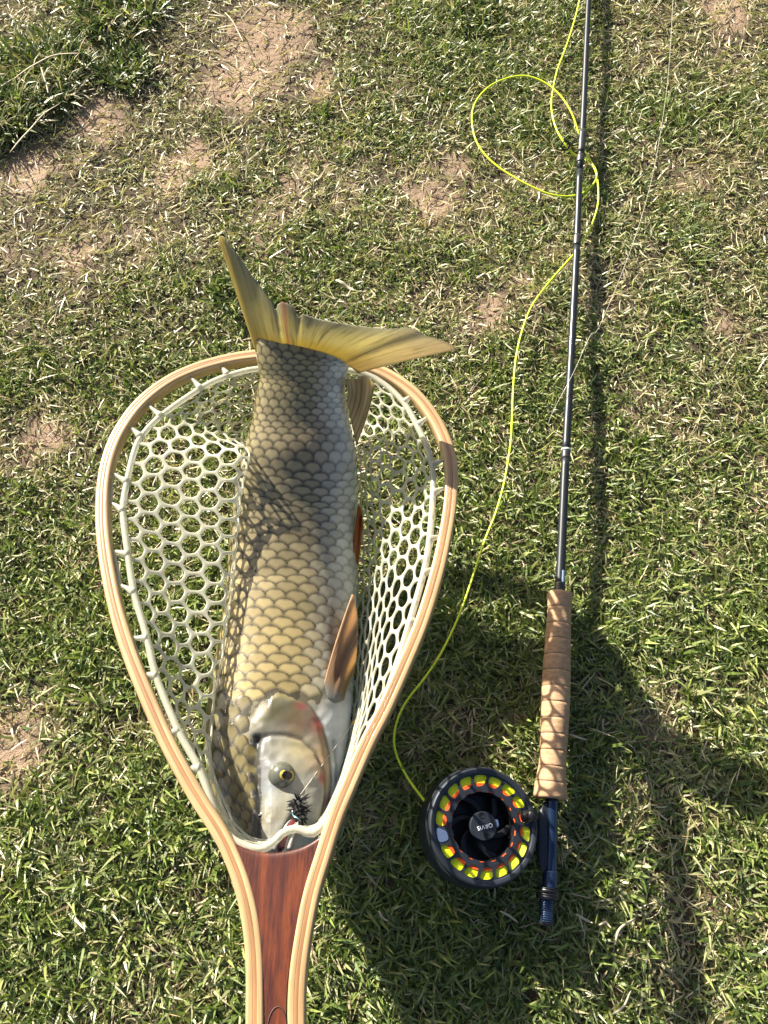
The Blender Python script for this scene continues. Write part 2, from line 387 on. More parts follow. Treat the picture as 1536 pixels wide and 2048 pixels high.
def big_mesh(name, V, col, mat):
    n = len(V); base = np.arange(n)[:, None]*7
    quad = (base+np.array([0, 1, 3, 2, 2, 3, 5, 4])).reshape(n, 2, 4); tri = base+np.array([4, 5, 6])
    loops = np.concatenate([quad.reshape(n, 8), tri], 1).ravel(); starts = (np.arange(n)[:, None]*11+np.array([0, 4, 8])).ravel()
    m = bpy.data.meshes.new(name); m.vertices.add(n*7); m.vertices.foreach_set('co', V.astype(np.float32).ravel())
    m.loops.add(len(loops)); m.loops.foreach_set('vertex_index', loops.astype(np.int32))
    m.polygons.add(n*3); m.polygons.foreach_set('loop_start', starts.astype(np.int32))
    m.polygons.foreach_set('use_smooth', np.ones(n*3, bool))
    a = m.color_attributes.new('tint', 'FLOAT_COLOR', 'POINT'); cc = np.concatenate([col, np.ones((*col.shape[:2], 1))], 2)
    a.data.foreach_set('color', cc.astype(np.float32).ravel()); m.materials.append(mat); m.update(); m.validate()
    return link(name, m)
V, Ccol = turf(rng); V = press(V)
g = big_mesh('grass', V, Ccol, M_GRASS); g['kind'] = 'stuff'
g['label'] = 'short green and straw coloured turf with thin bare patches'; g['category'] = 'grass'

# crumbs of soil on the bare patches
def crumbs(r, n=2200):
    x = r.uniform(-.6, .6, n*6); y = r.uniform(-.2, 1.2, n*6); k = (r.random(n*6) < bareness(x, y)*.5+.012); x, y = x[k][:n], y[k][:n]; n = len(x)
    o = np.array([(1, 0, -.3), (-.5, .87, -.3), (-.5, -.87, -.3), (.4, .3, .8), (-.5, .1, .7), (.1, -.5, .75)])
    f = [(0, 1, 3), (1, 4, 3), (1, 2, 4), (2, 5, 4), (2, 0, 5), (0, 3, 5), (3, 4, 5)]
    s = r.gamma(2., .0005, n)+.0005; jit = r.uniform(.6, 1.35, (n, 6, 1)); a = r.uniform(0, 6.28, n); ca, sa = np.cos(a)[:, None], np.sin(a)[:, None]
    v = o[None]*jit*s[:, None, None]; vx = v[..., 0]*ca-v[..., 1]*sa; vy = v[..., 0]*sa+v[..., 1]*ca
    v = np.stack([vx+x[:, None], vy+y[:, None], v[..., 2]*.8+gz(x, y)[:, None]+s[:, None]*.2], -1)
    return v.reshape(-1, 3), [(a+6*i, b+6*i, c+6*i) for i in range(n) for a, b, c in f]
cv, cf = crumbs(rng); cr = obj('soil_crumbs', cv, cf, M_SOIL, smooth=False, col=np.ones((len(cv), 3))); cr['kind'] = 'stuff'; cr['label'] = 'loose reddish soil crumbs on the bare patches'; cr['category'] = 'soil'

# ------------------------------------------------------------------ landing net: the hoop plane z = HZ + HK * y
HZ, HK = .197, -.172
HN = np.array([0, -HK, 1.]); HN /= np.linalg.norm(HN)
def HP(px, py, drop=0.):
    d = ray(px, py); t = (HZ-drop-CAM_H)/(d[..., 2]-HK*d[..., 1]); return np.array([0, 0, CAM_H])+d*t[..., None]
RAIL = [(509, 2048), (508, 1920), (500, 1840), (484, 1770), (460, 1705), (434, 1655), (389, 1585), (339, 1494), (294, 1395), (258, 1305), (233, 1225),
        (216, 1147), (206, 1078), (203, 1020), (206, 962), (217, 908), (239, 857), (277, 805), (329, 763), (386, 735), (452, 716), (516, 706), (590, 702), (660, 708), (732, 728),
        (783, 750), (830, 785), (868, 833), (893, 886), (903, 940), (900, 1008), (889, 1076), (871, 1154), (843, 1243), (806, 1332), (771, 1411), (731, 1490),
        (696, 1570), (671, 1630), (645, 1710), (621, 1790), (604, 1880), (594, 1960), (592, 2048)]
rp = np.array(RAIL, float); r3 = HP(rp[:, 0], rp[:, 1])
# the handle runs on below the picture, swelling a little before its rounded butt
dl = r3[0]-r3[1]; dl /= np.linalg.norm(dl); cx = (r3[0]+r3[-1])/2; ex = (r3[-1]-r3[0])/2
low = lambda d, wf: (cx+dl*d-ex*wf, cx+dl*d+ex*wf)
L1 = [low(d, wf) for d, wf in ((.03, 1.02), (.06, 1.12), (.09, 1.2), (.112, 1.1))]
r3 = np.concatenate([np.array([a for a, b in L1[::-1]]), r3, np.array([b for a, b in L1])])
rail = cat(r3, 360)
T = np.gradient(rail, axis=0); T /= np.linalg.norm(T, axis=1)[:, None]; OUT = np.cross(HN, T)
net = thing('landing_net', 'teardrop wooden landing net with clear rubber mesh holding the fish', 'landing net', tuple(rail[180]*[1, 1, 0]+[0, -.2, .0]))
def ply(o0, o1, top, bot, mat, name):
    b0_, b1_ = (.0016 if o0 < -.004 else .0001), (.0016 if o1 > .004 else .0001)      # only the outer arrises are rounded
    sec = [(o0, -bot+b0_), (o0, -top-b0_), (o0+b0_*.3, -top-b0_*.3), (o0+b0_, -top), (o1-b1_, -top), (o1-b1_*.3, -top-b1_*.3), (o1, -top-b1_), (o1, -bot+b1_), (o1-b1_, -bot), (o0+b0_, -bot)]
    s = np.r_[0, np.cumsum(np.linalg.norm(np.diff(rail, axis=0), axis=1))]; v, uv = [], []; m = len(sec)
    for i in range(len(rail)):
        for a, h in sec: v.append(rail[i]+OUT[i]*a+HN*h); uv.append((s[i], a+h*.6))
    f = grid_faces(len(rail), m, True)+[tuple(range(m))[::-1], tuple((len(rail)-1)*m+k for k in range(m))]
    return obj(name, v, f, mat, net, uv=uv, sharp=50)
ply(.00135, .0056, .0000, .0125, M_ASH, 'lamination'); ply(-.00130, .00130, .00012, .0124, M_CHERRY, 'lamination'); ply(-.0054, -.00135, .0000, .0125, M_ASH, 'lamination')
# mahogany throat and handle core between the rails
thr = [(447, 1664), (466, 1683), (492, 1696), (531, 1705), (566, 1703), (597, 1696), (621, 1685), (645, 1668), (660, 1650)]
th3 = cat(HP(*np.array(thr, float).T), 40)
inn = rail-OUT*.0061
pin = PX(inn); li = [i for i in range(180) if pin[i, 1] > 1672]; ri = [i for i in range(180, 360) if pin[i, 1] > 1657]
left = inn[li]; right = inn[ri[::-1]]
nrow = 62; U = np.r_[0, .004, .010, np.linspace(.02, 1, nrow-3)]
def along(a, t):
    s = np.r_[0, np.cumsum(np.linalg.norm(np.diff(a, axis=0), axis=1))]; return np.stack([np.interp(t*s[-1], s, a[:, k]) for k in range(3)], -1)
yl0, yr0, yb = left[:, 1].max(), right[:, 1].max(), max(left[:, 1].min(), right[:, 1].min())
def at_y(a, y): o_ = np.argsort(a[:, 1]); return np.stack([np.interp(y, a[o_, 1], a[o_, k]) for k in range(3)], -1)
Lc, Rc = at_y(left, yl0+(yb-yl0)*U), at_y(right, yr0+(yb-yr0)*U)
ncol = 40; W_ = np.linspace(0, 1, ncol); Gd = Lc[:, None]*(1-W_)[None, :, None]+Rc[:, None]*W_[None, :, None]
lineT = Lc[0][None]*(1-W_)[:, None]+Rc[0][None]*W_[:, None]; dv = along(th3, W_)-lineT
Gd = Gd+dv[None]*np.clip(1-U*2.2, 0, 1)[:, None, None]**1.5
def slab(G, top, bot, bevel=.001):
    n, m = G.shape[:2]; edge = np.zeros((n, m)); edge[0] = bevel; edge[1] = bevel*.3; a = (G-HN*(top+edge[..., None])).reshape(-1, 3); b = (G-HN*bot).reshape(-1, 3)
    f = grid_faces(n, m); k = n*m; F = [q[::-1] for q in f]+[tuple(i+k for i in q) for q in f]
    bd = [i for i in range(m)]+[i*m+m-1 for i in range(1, n)]+[(n-1)*m+i for i in range(m-2, -1, -1)]+[i*m for i in range(n-2, 0, -1)]
    F += [(bd[i], bd[(i+1) % len(bd)], bd[(i+1) % len(bd)]+k, bd[i]+k) for i in range(len(bd))]
    return np.concatenate([a, b]), F
v, f = slab(Gd, .0006, .0122); core = obj('handle_core', v, f, M_MAHO, net, sharp=50)
# engraved oval on the handle, only its upper end is in the picture
oc = HP(np.array(553.), np.array(2062.)); oe = np.array([1., 0, 0]); of = np.cross(HN, oe)
ring = [oc+oe*.0058*math.cos(a)+of*.0125*math.sin(a)-HN*.0005 for a in np.linspace(0, 2*math.pi, 49)]
v, f, _ = tube(ring, .00045, 6, False); obj('engraved_mark', v, f, M_ENGR, net)

# ------------------------------------------------------------------ fish: spine stations  py, centre x, half width (photo px), height of the axis, thickness ratio
ST = np.array([(676, 614, 92, .172, .10), (684, 612, 98, .170, .25), (700, 610, 97, .167, .36), (720, 607, 93, .162, .42), (760, 606, 85, .153, .47), (800, 602, 88, .144, .51), (850, 602, 98, .131, .56), (900, 601, 111, .119, .60),
               (950, 597, 119, .105, .64), (1000, 593, 123, .093, .67), (1050, 590, 125, .085, .69), (1100, 587, 126, .080, .70), (1150, 584, 128, .077, .70), (1200, 582, 131, .076, .70),
               (1300, 571, 134, .079, .70), (1400, 562, 142, .086, .67), (1500, 551, 139, .098, .64), (1600, 545, 121, .112, .62), (1650, 550, 104, .121, .62), (1700, 562, 74, .130, .64), (1726, 570, 44, .135, .7), (1738, 573, 14, .137, .8)])
NU, NVv = 400, 240
_s = cat(np.c_[P(ST[:, 0]*0+ST[:, 1], ST[:, 0], ST[:, 3]), ST[:, 2], ST[:, 4], ST[:, 0]], NU)
SP, HWp, TR, SPY = _s[:, :3], _s[:, 3], _s[:, 4], _s[:, 5]
ST_T = np.gradient(SP, axis=0); ST_T /= np.linalg.norm(ST_T, axis=1)[:, None]
VC = np.array([0, 0, CAM_H])-SP; VC /= np.linalg.norm(VC, axis=1)[:, None]
BN = VC-ST_T*(VC*ST_T).sum(1)[:, None]; BN /= np.linalg.norm(BN, axis=1)[:, None]; BB = np.cross(BN, ST_T)   # BB points to the picture's left or right
BB *= np.sign(BB[:, :1]+1e-9)                                                                               # -> to +x, the belly side
HWm = HWp*np.array([mpp(p) for p in SP]); HT = HWm*TR
def ring_angles(a, b, n):
    th = np.linspace(0, 2*math.pi, 721); e = np.c_[a*np.cos(th), b*np.sin(th)]; s = np.r_[0, np.cumsum(np.linalg.norm(np.diff(e, axis=0), axis=1))]
    return np.interp(np.linspace(0, s[-1], n, endpoint=False), s, th), s[-1]
G3 = np.empty((NU, NVv, 3)); CIRC = np.empty(NU); N3 = np.empty((NU, NVv, 3))
for i in range(NU):
    th, CIRC[i] = ring_angles(HWm[i], HT[i], NVv)
    c, s = -np.cos(th), np.sin(th)                     # 0 back (left), quarter: flank facing up, half: belly (right)
    c2 = np.sign(c)*np.abs(c)**.92; s2 = np.sign(s)*np.abs(s)**.92
    G3[i] = SP[i]+BB[i]*(HWm[i]*c2)[:, None]+BN[i]*(HT[i]*s2)[:, None]
    nn = BB[i]*(c/HWm[i])[:, None]+BN[i]*(s/HT[i])[:, None]; N3[i] = nn/np.linalg.norm(nn, axis=1)[:, None]
OPER = [(497, 1470), (500, 1430), (522, 1396), (555, 1379), (590, 1387), (622, 1415), (645, 1450), (657, 1500), (662, 1560), (655, 1620), (640, 1680), (620, 1740), (520, 1760), (512, 1690), (518, 1640), (520, 1600), (512, 1560), (507, 1520), (515, 1480)]
PREO = [(516, 1478), (540, 1472), (570, 1472), (603, 1482), (630, 1508), (645, 1545), (650, 1590), (640, 1650)]
GILL2 = [(668, 1480), (676, 1530), (674, 1590), (662, 1640)]
flat = G3.reshape(-1, 3); px = PX(flat); upf = np.repeat(np.sin(2*math.pi*np.arange(NVv)/NVv)[None], NU, 0).ravel() > -.12
ins = inpoly(px, OPER) & upf; dO = polyd(px, OPER, True); dP = polyd(px, PREO); dG = polyd(px, GILL2)
crease = [(515, 1478), (507, 1520), (512, 1560), (520, 1600), (518, 1640), (512, 1690)]; dC = polyd(px, crease)
disp = np.where(ins, .0022*sstep(0, np.where(px[:, 0] < 540, 34, 18), dO), 0.)-np.where(upf, .0016*np.exp(-(dP/4.5)**2)+.0018*np.exp(-(dG/5)**2)+.0030*np.exp(-(dC/7)**2), 0)
disp += np.where(upf, .0022*np.exp(-((px[:, 0]-600)**2+(px[:, 1]-1555)**2)/45.**2)+.0030*np.exp(-((px[:, 0]-563)**2+(px[:, 1]-1552)**2)/30.**2), 0)
disp += np.where(upf, -.0035*np.exp(-(polyd(px, [(597, 1628), (582, 1645), (570, 1668), (560, 1700)])/6.)**2), 0)   # corner of the mouth
disp += .0007*(vnoise(px[:, 0]/100, px[:, 1]/100, 7, 2)-.5)*(px[:, 1] > 1400)
flat = flat+N3.reshape(-1, 3)*disp[:, None]; G3 = flat.reshape(NU, NVv, 3)
# pigment, plus wet highlights painted along the head crease
def blob(c, cen, rx, ry, colr, amt): 
    k = amt*np.exp(-((px[:, 0]-cen[0])/rx)**2-((px[:, 1]-cen[1])/ry)**2); return c*(1-k[:, None])+np.array(colr)*k[:, None]
vf = np.tile(np.arange(NVv)/NVv, NU); belly = sstep(.33, .47, vf)*sstep(.75, .6, vf)
col = np.array((.24, .20, .10))*(1-belly[:, None])+np.array((.70, .72, .68))*belly[:, None]
hd = (sstep(1380, 1440, px[:, 1])*sstep(590, 660, px[:, 0]))[:, None]; col = col*(1-hd)+np.array((.74, .76, .76))*hd
col = np.where(ins[:, None], np.array((.46, .45, .38)), col)
for b in [((560, 1428), 95, 52, (.085, .08, .03), .97), ((605, 1452), 45, 26, (.17, .10, .065), .8), ((570, 1386), 50, 12, (.30, .25, .07), .7), ((515, 1430), 26, 40, (.17, .155, .06), .85), ((640, 1447), 14, 26, (.48, .05, .05), .95),
          ((603, 1413), 13, 10, (.30, .06, .06), .8), ((645, 1505), 14, 55, (.62, .34, .20), .7), ((527, 1512), 44, 52, (.10, .11, .13), .92), ((520, 1570), 24, 60, (.16, .17, .18), .7), ((530, 1640), 20, 60, (.22, .21, .16), .75), ((545, 1590), 20, 25, (.55, .62, .70), .6),
          ((600, 1500), 40, 22, (.60, .55, .32), .6), ((560, 1490), 60, 9, (.22, .20, .14), .6), ((640, 1560), 8, 13, (.55, .06, .08), .85), ((620, 1520), 16, 30, (.62, .42, .24), .4), ((505, 1560), 12, 70, (.05, .05, .05), .85), ((650, 1570), 8, 60, (.55, .42, .34), .35)]:
    col = np.where(ins[:, None], blob(col, *b), col)
col = blob(col, (668, 1470), 12, 60, (.40, .44, .47), .35); col = blob(col, (652, 1605), 5, 14, (.35, .05, .07), .7)
kk = np.exp(-(polyd(px, [(597, 1628), (582, 1645), (570, 1668), (560, 1700)])/6.)**2)*upf; col = col*(1-kk[:, None])+np.array((.16, .03, .035))*kk[:, None]
edge_ = polyd(px, OPER[2:12]); ln_ = np.where(upf, .75*np.exp(-(edge_/3.)**2)+.55*np.exp(-((dP-1)/2.6)**2)+.5*np.exp(-((dG)/3.)**2), 0)[:, None]; col = col*(1-ln_)+np.array((.10, .075, .06))*ln_
glint = np.abs(vnoise(px[:, 0]/9, px[:, 1]/9, 1, 5)-.5) < .07; wet = (upf & (polyd(px, crease) < 13) & (px[:, 0] < 522))[:, None]; col = np.where(wet, np.where(glint[:, None], .16, .07)*np.array((1., 1., .95)), col)  # wet highlights painted as pale squiggles on the darkened crease
col = col*np.where(ins, .60, np.where(px[:, 1] > 1380, .62, .7))[:, None]
mot = .55*vnoise(px[:, 0]/40, px[:, 1]/40, 1, 1)+.3*vnoise(px[:, 0]/14, px[:, 1]/14, 1, 2)+.15*vnoise(px[:, 0]/5, px[:, 1]/5, 1, 3)
col = col*(.72+.56*mot)[:, None]; yl_ = sstep(.5, .75, vnoise(px[:, 0]/30, px[:, 1]/30, 1, 4))[:, None]*ins[:, None]*.35; col = col*(1-yl_)+col*np.array((1.0, .86, .5))*yl_
fish = thing('fish', 'large golden olive carp with broad scales lying head down in the net', 'fish', tuple(SP[210]*[1, 1, 0]+[0, 0, .03]))
fv = np.concatenate([flat, SP[:1], SP[-1:]]); fc = np.concatenate([col, col[:1], col[-1:]])
F = grid_faces(NU, NVv, True)+[(NU*NVv, (j+1) % NVv, j) for j in range(NVv)]+[(NU*NVv+1, (NU-1)*NVv+j, (NU-1)*NVv+(j+1) % NVv) for j in range(NVv)]
body = obj('body', fv, F, M_SKIN, fish, col=fc)
def surf(i, j):
    """point and normal on the body at fractional station i and fractional ring index j"""
    i = np.clip(np.asarray(i, float), 0, NU-1.001); j = np.asarray(j, float) % NVv; a = np.floor(i).astype(int); b = np.floor(j).astype(int); fa, fb = (i-a)[..., None], (j-b)[..., None]
    mixg = lambda A: (A[a, b]*(1-fb)+A[a, (b+1) % NVv]*fb)*(1-fa)+(A[a+1, b]*(1-fb)+A[a+1, (b+1) % NVv]*fb)*fa
    n = mixg(N3); return mixg(G3), n/np.linalg.norm(n, axis=-1)[..., None]
SL = np.r_[0, np.cumsum(np.linalg.norm(np.diff(SP, axis=0), axis=1))]
vis = np.abs(N3[..., 2]) > 2
def top_at(x, y, lift=0.):
    d = np.hypot(px[:, 0]-x, px[:, 1]-y)+np.where(upf, 0, 1e4); k = int(d.argmin()); return flat[k]+N3.reshape(-1, 3)[k]*lift, N3.reshape(-1, 3)[k]

# scales: rows of overlapping plates, each following the body under it
NCOL = 19; qs = np.array([.18, .48, .70, .84, .94, 1.0]); pr = np.array([-1, -.55, 0, .55, 1.])
SCL = []
s_pos = float(np.interp(1445, SPY, SL)); row = 0       # from the head end ...
s_end = float(np.interp(688, SPY, SL)); s = s_pos
rows = []
start = float(np.interp(1700, SPY, SL))
s = start
while s > s_end:
    i = float(np.interp(s, SL, np.arange(NU))); cw = float(np.interp(i, np.arange(NU), CIRC))/NCOL
    rows.append((s, cw)); s -= cw*.52
for rix, (s, cw) in enumerate(rows):
    for cix in range(NCOL):
        jc = ((cix+.5*(rix % 2))/NCOL)*NVv
        ic = float(np.interp(s, SL, np.arange(NU))); c0, n0 = surf(ic, jc); q0 = PX(c0); sv = (jc/NVv) % 1
        upside = math.sin(2*math.pi*sv) > -.15
        if q0[1] > 1395:
            if upside and (inpoly(q0[None], OPER)[0] or polyd(q0[None], OPER, True)[0] < 8): continue
            if q0[0] > 600: continue
            if not upside and q0[1] > 1480: continue
        nape = q0[1] > 1400
        wob = 1+.10*(random.random()-.5); ln = cw*1.30*(1.25 if nape else 1.); wd = cw*1.20*(.74 if nape else 1.)
        js, is_, hh, uvs = [], [], [], []
        for q in qs:
            wq = math.sqrt(max(0, 1-((q-.70)/.31)**2)) if q > .70 else 1.
            for p in pr:
                bow = 0
                ss = s-(q-.55+bow*(q-.5))*ln*wob; is_.append(np.interp(ss, SL, np.arange(NU))); js.append(jc+p*wq*wd*.5/(cw*NCOL)*NVv)
                hh.append(-.0002+.0010*q*q*(cw/.016)+.00012*(1-p*p)); uvs.append((p*.5+.5, q))
        pt, nr = surf(np.array(is_), np.array(js)); vv = pt+nr*np.array(hh)[:, None]
        bl = float(sstep(.27, .43, sv)*sstep(.78, .6, sv)); dorsal = float(sstep(.12, -.02, sv)+sstep(.85, .98, sv)); ped = float(sstep(900, 720, q0[1]))
        low_ = float(sstep(1050, 1350, q0[1]))
        base = np.array((.50, .43, .28))*(1-low_)+np.array((.56, .46, .24))*low_
        base = base*(1-.5*ped)+np.array((.46, .40, .19))*.5*ped
        base = base*(1-bl)+np.array((.92, .96, 1.0))*bl; base = base*(1-.5*dorsal)+np.array((.30, .27, .13))*.5*dorsal
        if nape: base = base*.25+np.array((.15, .135, .055))*.75
        pink = .35*math.exp(-((q0[0]-640)/50)**2-((q0[1]-900)/60)**2); base = base*(1-pink)+np.array((.62, .42, .32))*pink
        base = base*np.array((.54, .52, .44))*(.82+.36*random.random()); dark = (1-.60*bl)*(.95 if not nape else .9)
        nv3 = n0@((np.array([0, 0, CAM_H])-c0)/np.linalg.norm(np.array([0, 0, CAM_H])-c0))
        SCL.append((nv3*cw*cw if upside else nv3*cw*cw-1, vv, uvs, np.tile(np.r_[base, dark], (len(vv), 1))))
SCL.sort(key=lambda t: -t[0]); sf = grid_faces(len(qs), len(pr))
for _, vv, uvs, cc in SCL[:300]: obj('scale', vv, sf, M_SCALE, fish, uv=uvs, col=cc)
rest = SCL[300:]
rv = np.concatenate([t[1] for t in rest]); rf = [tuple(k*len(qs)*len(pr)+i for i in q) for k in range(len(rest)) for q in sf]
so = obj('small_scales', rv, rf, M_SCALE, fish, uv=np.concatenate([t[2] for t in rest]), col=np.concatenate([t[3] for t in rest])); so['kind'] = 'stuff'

# fins: corrugated fans of soft rays
def fan(name, base, tip, nr, ns, colf, ridge=.0006, arch=(0, 0, 0), thick=.0007, split=None):
    B_, T_ = cat(base, nr), cat(tip, nr) if len(tip) > 2 else cat(tip, nr)
    v, uv, cc = [], [], []
    t = np.linspace(0, 1, ns)
    for i in range(nr):
        a = i/(nr-1)
        for k in range(ns):
            p = B_[i]*(1-t[k])+T_[i]*t[k]+np.array(arch)*math.sin(math.pi*t[k])*(1-.6*abs(2*a-1))
            p = p+np.array([0, 0, ridge*(1 if i % 2 else -1)*(.3+.7*min(1, t[k]*3))+.003*math.sin(a*11+1)*t[k]])
            v.append(p); uv.append((a, t[k])); cc.append(colf(a, t[k]))
    o = obj(name, v, grid_faces(nr, ns), M_FIN, fish, uv=uv, col=cc)
    md = o.modifiers.new('thickness', 'SOLIDIFY'); md.thickness = thick; md.offset = 0
    return o
def pz(lst): a = np.array(lst, float); return P(a[:, 0], a[:, 1], a[:, 2])
lerp = lambda a, b, t: np.array(a)*(1-t)+np.array(b)*t
def tailcol(a, t):
    c = lerp((.44, .37, .13), (.48, .445, .26), float(sstep(.05, .40, t))); c = lerp(c, (.40, .39, .30), float(sstep(.45, 1., t)))
    if a > .72: c = lerp(c, (.46, .37, .27), float(sstep(.72, 1., a))*.5)
    if a < .06: c = lerp((.46, .40, .18), c, a/.06)
    if .335 < a < .355: c = lerp(c, (.42, .2, .16), .55)
    return c
TB = pz([(512, 704, .164), (538, 698, .173), (575, 696, .178), (612, 697, .179), (652, 706, .177), (688, 723, .171), (716, 746, .160)])
tailtip = [(437, 482, .247), (444, 476, .248), (455, 486, .247), (480, 520, .241), (508, 558, .233), (530, 585, .226), (545, 606, .221), (549, 624, .217), (556, 604, .220), (566, 600, .221), (582, 608, .220),
           (593, 622, .217), (598, 634, .215), (606, 627, .216), (640, 640, .218), (680, 650, .221), (720, 657, .225), (770, 660, .230), (818, 655, .234), (840, 660, .233), (852, 669, .231), (880, 675, .225), (905, 687, .214), (914, 696, .207)]
fan('tail_fin', TB, pz(tailtip), 121, 22, tailcol, .0006, (0, 0, .004))
sz = lambda x, y, l: (x, y, float(top_at(x, y)[0][2])+l)
def pectcol(a, t):
    c = lerp((.42, .44, .42), (.62, .42, .25), float(sstep(.05, .25, t))); c = lerp(c, (.66, .48, .30), float(sstep(.5, 1., t)))
    return lerp(c, (.52, .42, .14), float(sstep(.6, .95, a))*.6)
zb = top_at(660, 1395)[0][2]
fan('pectoral_fin', pz([(640, 1398, zb+.001), (655, 1404, zb+.001), (672, 1406, zb-.003), (688, 1400, zb-.010)]),
    pz([(704, 1190, .114), (708, 1196, .111), (713, 1225, .106), (716, 1262, .100), (714, 1300, .096), (708, 1345, .094)]), 41, 16, pectcol, .0005, (-.003, 0, .004))
pelv = lambda a, t: lerp((.62, .24, .05), (.50, .17, .03), t)
fan('pelvic_fin', pz([(700, 1140, .082), (708, 1135, .078), (716, 1128, .070)]), pz([(716, 1012, .104), (723, 1022, .102), (725, 1052, .098)]), 15, 10, pelv, .0004, (.001, 0, .003))
anal = lambda a, t: lerp((.68, .56, .34), (.72, .62, .38), t)*(1-.25*(math.sin(a*40) > .3))
fan('anal_fin', pz([(694, 800, .148), (700, 835, .138), (708, 868, .128), (713, 890, .120)]), pz([(690, 764, .160), (704, 756, .156), (725, 755, .150), (744, 760, .144), (749, 770, .140)]), 31, 12, anal, .0007, (.004, 0, .002))

# eye
ec, en = top_at(563, 1553); ec = ec-en*.0058
zc = np.array([.52, -.05, .85]); zc /= np.linalg.norm(zc)                       # where the pupil looks
Mx = Vector(zc).to_track_quat('Z', 'Y').to_matrix().to_4x4(); Me = Matrix.Translation(Vector(ec)) @ Mx
er = .0104
M_EYE = plain('eye_ball', (.10, .105, .08), .16, coat=.6, nz=.8); M_IRIS = plain('gold_iris', (.50, .34, .04), .35, coat=.2); M_PUP = plain('pupil', (.004, .004, .004), .3)
ball = lambda r, a0, a1, n=14: [(r*math.sin(a), r*math.cos(a)) for a in np.linspace(a0, a1, n)]
v, f = lathe(ball(er, math.pi, .02), 40, Me); eye = obj('eye', v, f, M_EYE, fish)
iris_M = Me @ Matrix.Diagonal((.85, 1.15, 1., 1.))
v, f = lathe([(er*1.004*math.sin(a), er*1.006*math.cos(a)) for a in np.linspace(.50, .35, 6)], 36, iris_M); part_under('iris', v, f, M_IRIS, eye)
v, f = lathe([(er*1.012*math.sin(a), er*1.012*math.cos(a)) for a in np.linspace(.37, .01, 8)], 36, iris_M); part_under('pupil', v, f, M_PUP, eye)
eye.matrix_parent_inverse = Matrix.Translation(-Vector(fish.location))
# lips and mouth gap
M_MOUTH = plain('mouth_lining', (.16, .03, .035), .25, coat=.6); M_LIP = plain('pale_lip', (.30, .27, .24), .3, coat=.5)
mp = [top_at(x, y, .0012)[0] for x, y in ((597, 1627), (587, 1640), (577, 1656), (568, 1675), (562, 1698))]
v, f, _ = tube(cat(mp, 20), np.interp(np.linspace(0, 1, 20), [0, .3, 1], [.0008, .0030, .0044]), 10, flat=.35); obj('mouth_gap', v, f, M_MOUTH, fish)
for off, nm in ((-11, 'lip'), (14, 'lip')):
    mp = [top_at(x+off*k, y+2, .0004)[0] for x, y, k in ((597, 1630, .1), (585, 1645, .7), (577, 1660, 1.), (568, 1680, 1.1), (562, 1700, 1.1))]
    v, f, _ = tube(cat(mp, 20), np.interp(np.linspace(0, 1, 20), [0, .4, 1], [.0004, .0012, .0018]), 10); obj(nm, v, f, M_LIP, fish)
ns_, nn_ = top_at(519, 1622, .0001); v, f = lathe([(.0034, -.0004), (.0026, .0003), (.0012, .0001), (.0003, .0)], 16, Matrix.Translation(Vector(ns_)) @ Vector(nn_).to_track_quat('Z', 'Y').to_matrix().to_4x4()); obj('nostril', v, f, M_PUP, fish)

# ------------------------------------------------------------------ rubber bag of the net
CORD = [(440, 1652), (425, 1612), (398, 1537), (356, 1460), (312, 1352), (294, 1276), (268, 1185), (256, 1109), (246, 1022), (254, 964), (268, 905), (283, 873), (322, 832), (401, 777), (455, 752), (520, 737), (620, 733), (720, 745), (768, 768),
        (807, 805), (834, 851), (856, 900), (865, 940), (866, 986), (859, 1078), (847, 1147), (820, 1242), (796, 1322), (761, 1422), (723, 1498), (695, 1560), (668, 1620), (645, 1652), (622, 1668), (594, 1657), (566, 1666), (545, 1687), (522, 1698), (490, 1692), (462, 1676)]
cp = np.array(CORD, float); c3 = HP(cp[:, 0], cp[:, 1], .005); MC = 240
cord = cat(c3, MC, True)
v, f, _ = tube(np.concatenate([cord, cord[:2]]), .0027, 10, False); obj('rim_cord', v, f, M_RUBBER, net)
TABS = [((439, 729), (455, 750), (375, 748), (401, 777)), ((289, 807), (322, 832), (252, 847), (281, 873)), ((218, 944), (254, 964), (218, 1002), (246, 1022)), ((224, 1104), (256, 1109), (236, 1167), (268, 1185)),
        ((261, 1279), (294, 1276), (282, 1349), (312, 1352)), ((338, 1472), (356, 1460), (376, 1537), (398, 1537)), ((830, 788), (807, 805), (866, 828), (834, 851)), ((896, 918), (864, 931), (897, 973), (866, 986)),
        ((886, 1074), (859, 1078), (877, 1133), (847, 1147)), ((846, 1246), (820, 1242), (823, 1313), (796, 1322)), ((770, 1431), (761, 1422), (735, 1504), (723, 1498))]
for fa, ca, fb, cb in TABS:
    A, B_, Cc, D = [HP(np.array(float(q[0])), np.array(float(q[1])), dr) for q, dr in ((ca, .005), (fa, .006), (fb, .006), (cb, .005))]
    B_, Cc = B_*.86+A*.14, Cc*.86+D*.14
    pth = cat([A, A*.45+B_*.55+HN*.001, B_, B_*.6+Cc*.4, B_*.3+Cc*.7, Cc, D*.45+Cc*.55+HN*.001, D], 36)
    tt = np.linspace(0, 1, 36); rr = .0017+.0020*np.exp(-(tt/.09)**2)+.0020*np.exp(-((1-tt)/.09)**2)
    v, f, _ = tube(pth, rr, 8); obj('net_loop', v, f, M_RUBBER, net)
fcx = lambda y: np.interp(y, ST[:, 0], ST[:, 1]); fhw = lambda y: np.interp(y, ST[:, 0], ST[:, 2]); fz = lambda y: np.interp(y, ST[:, 0], ST[:, 3])
fht = lambda y: np.interp(y, SPY, HT)
def bagz(y): return max(.016, float(fz(y)-fht(y))-.006) if y > 930 else max(.016, float(fz(930)-fht(930))-.006-.0)
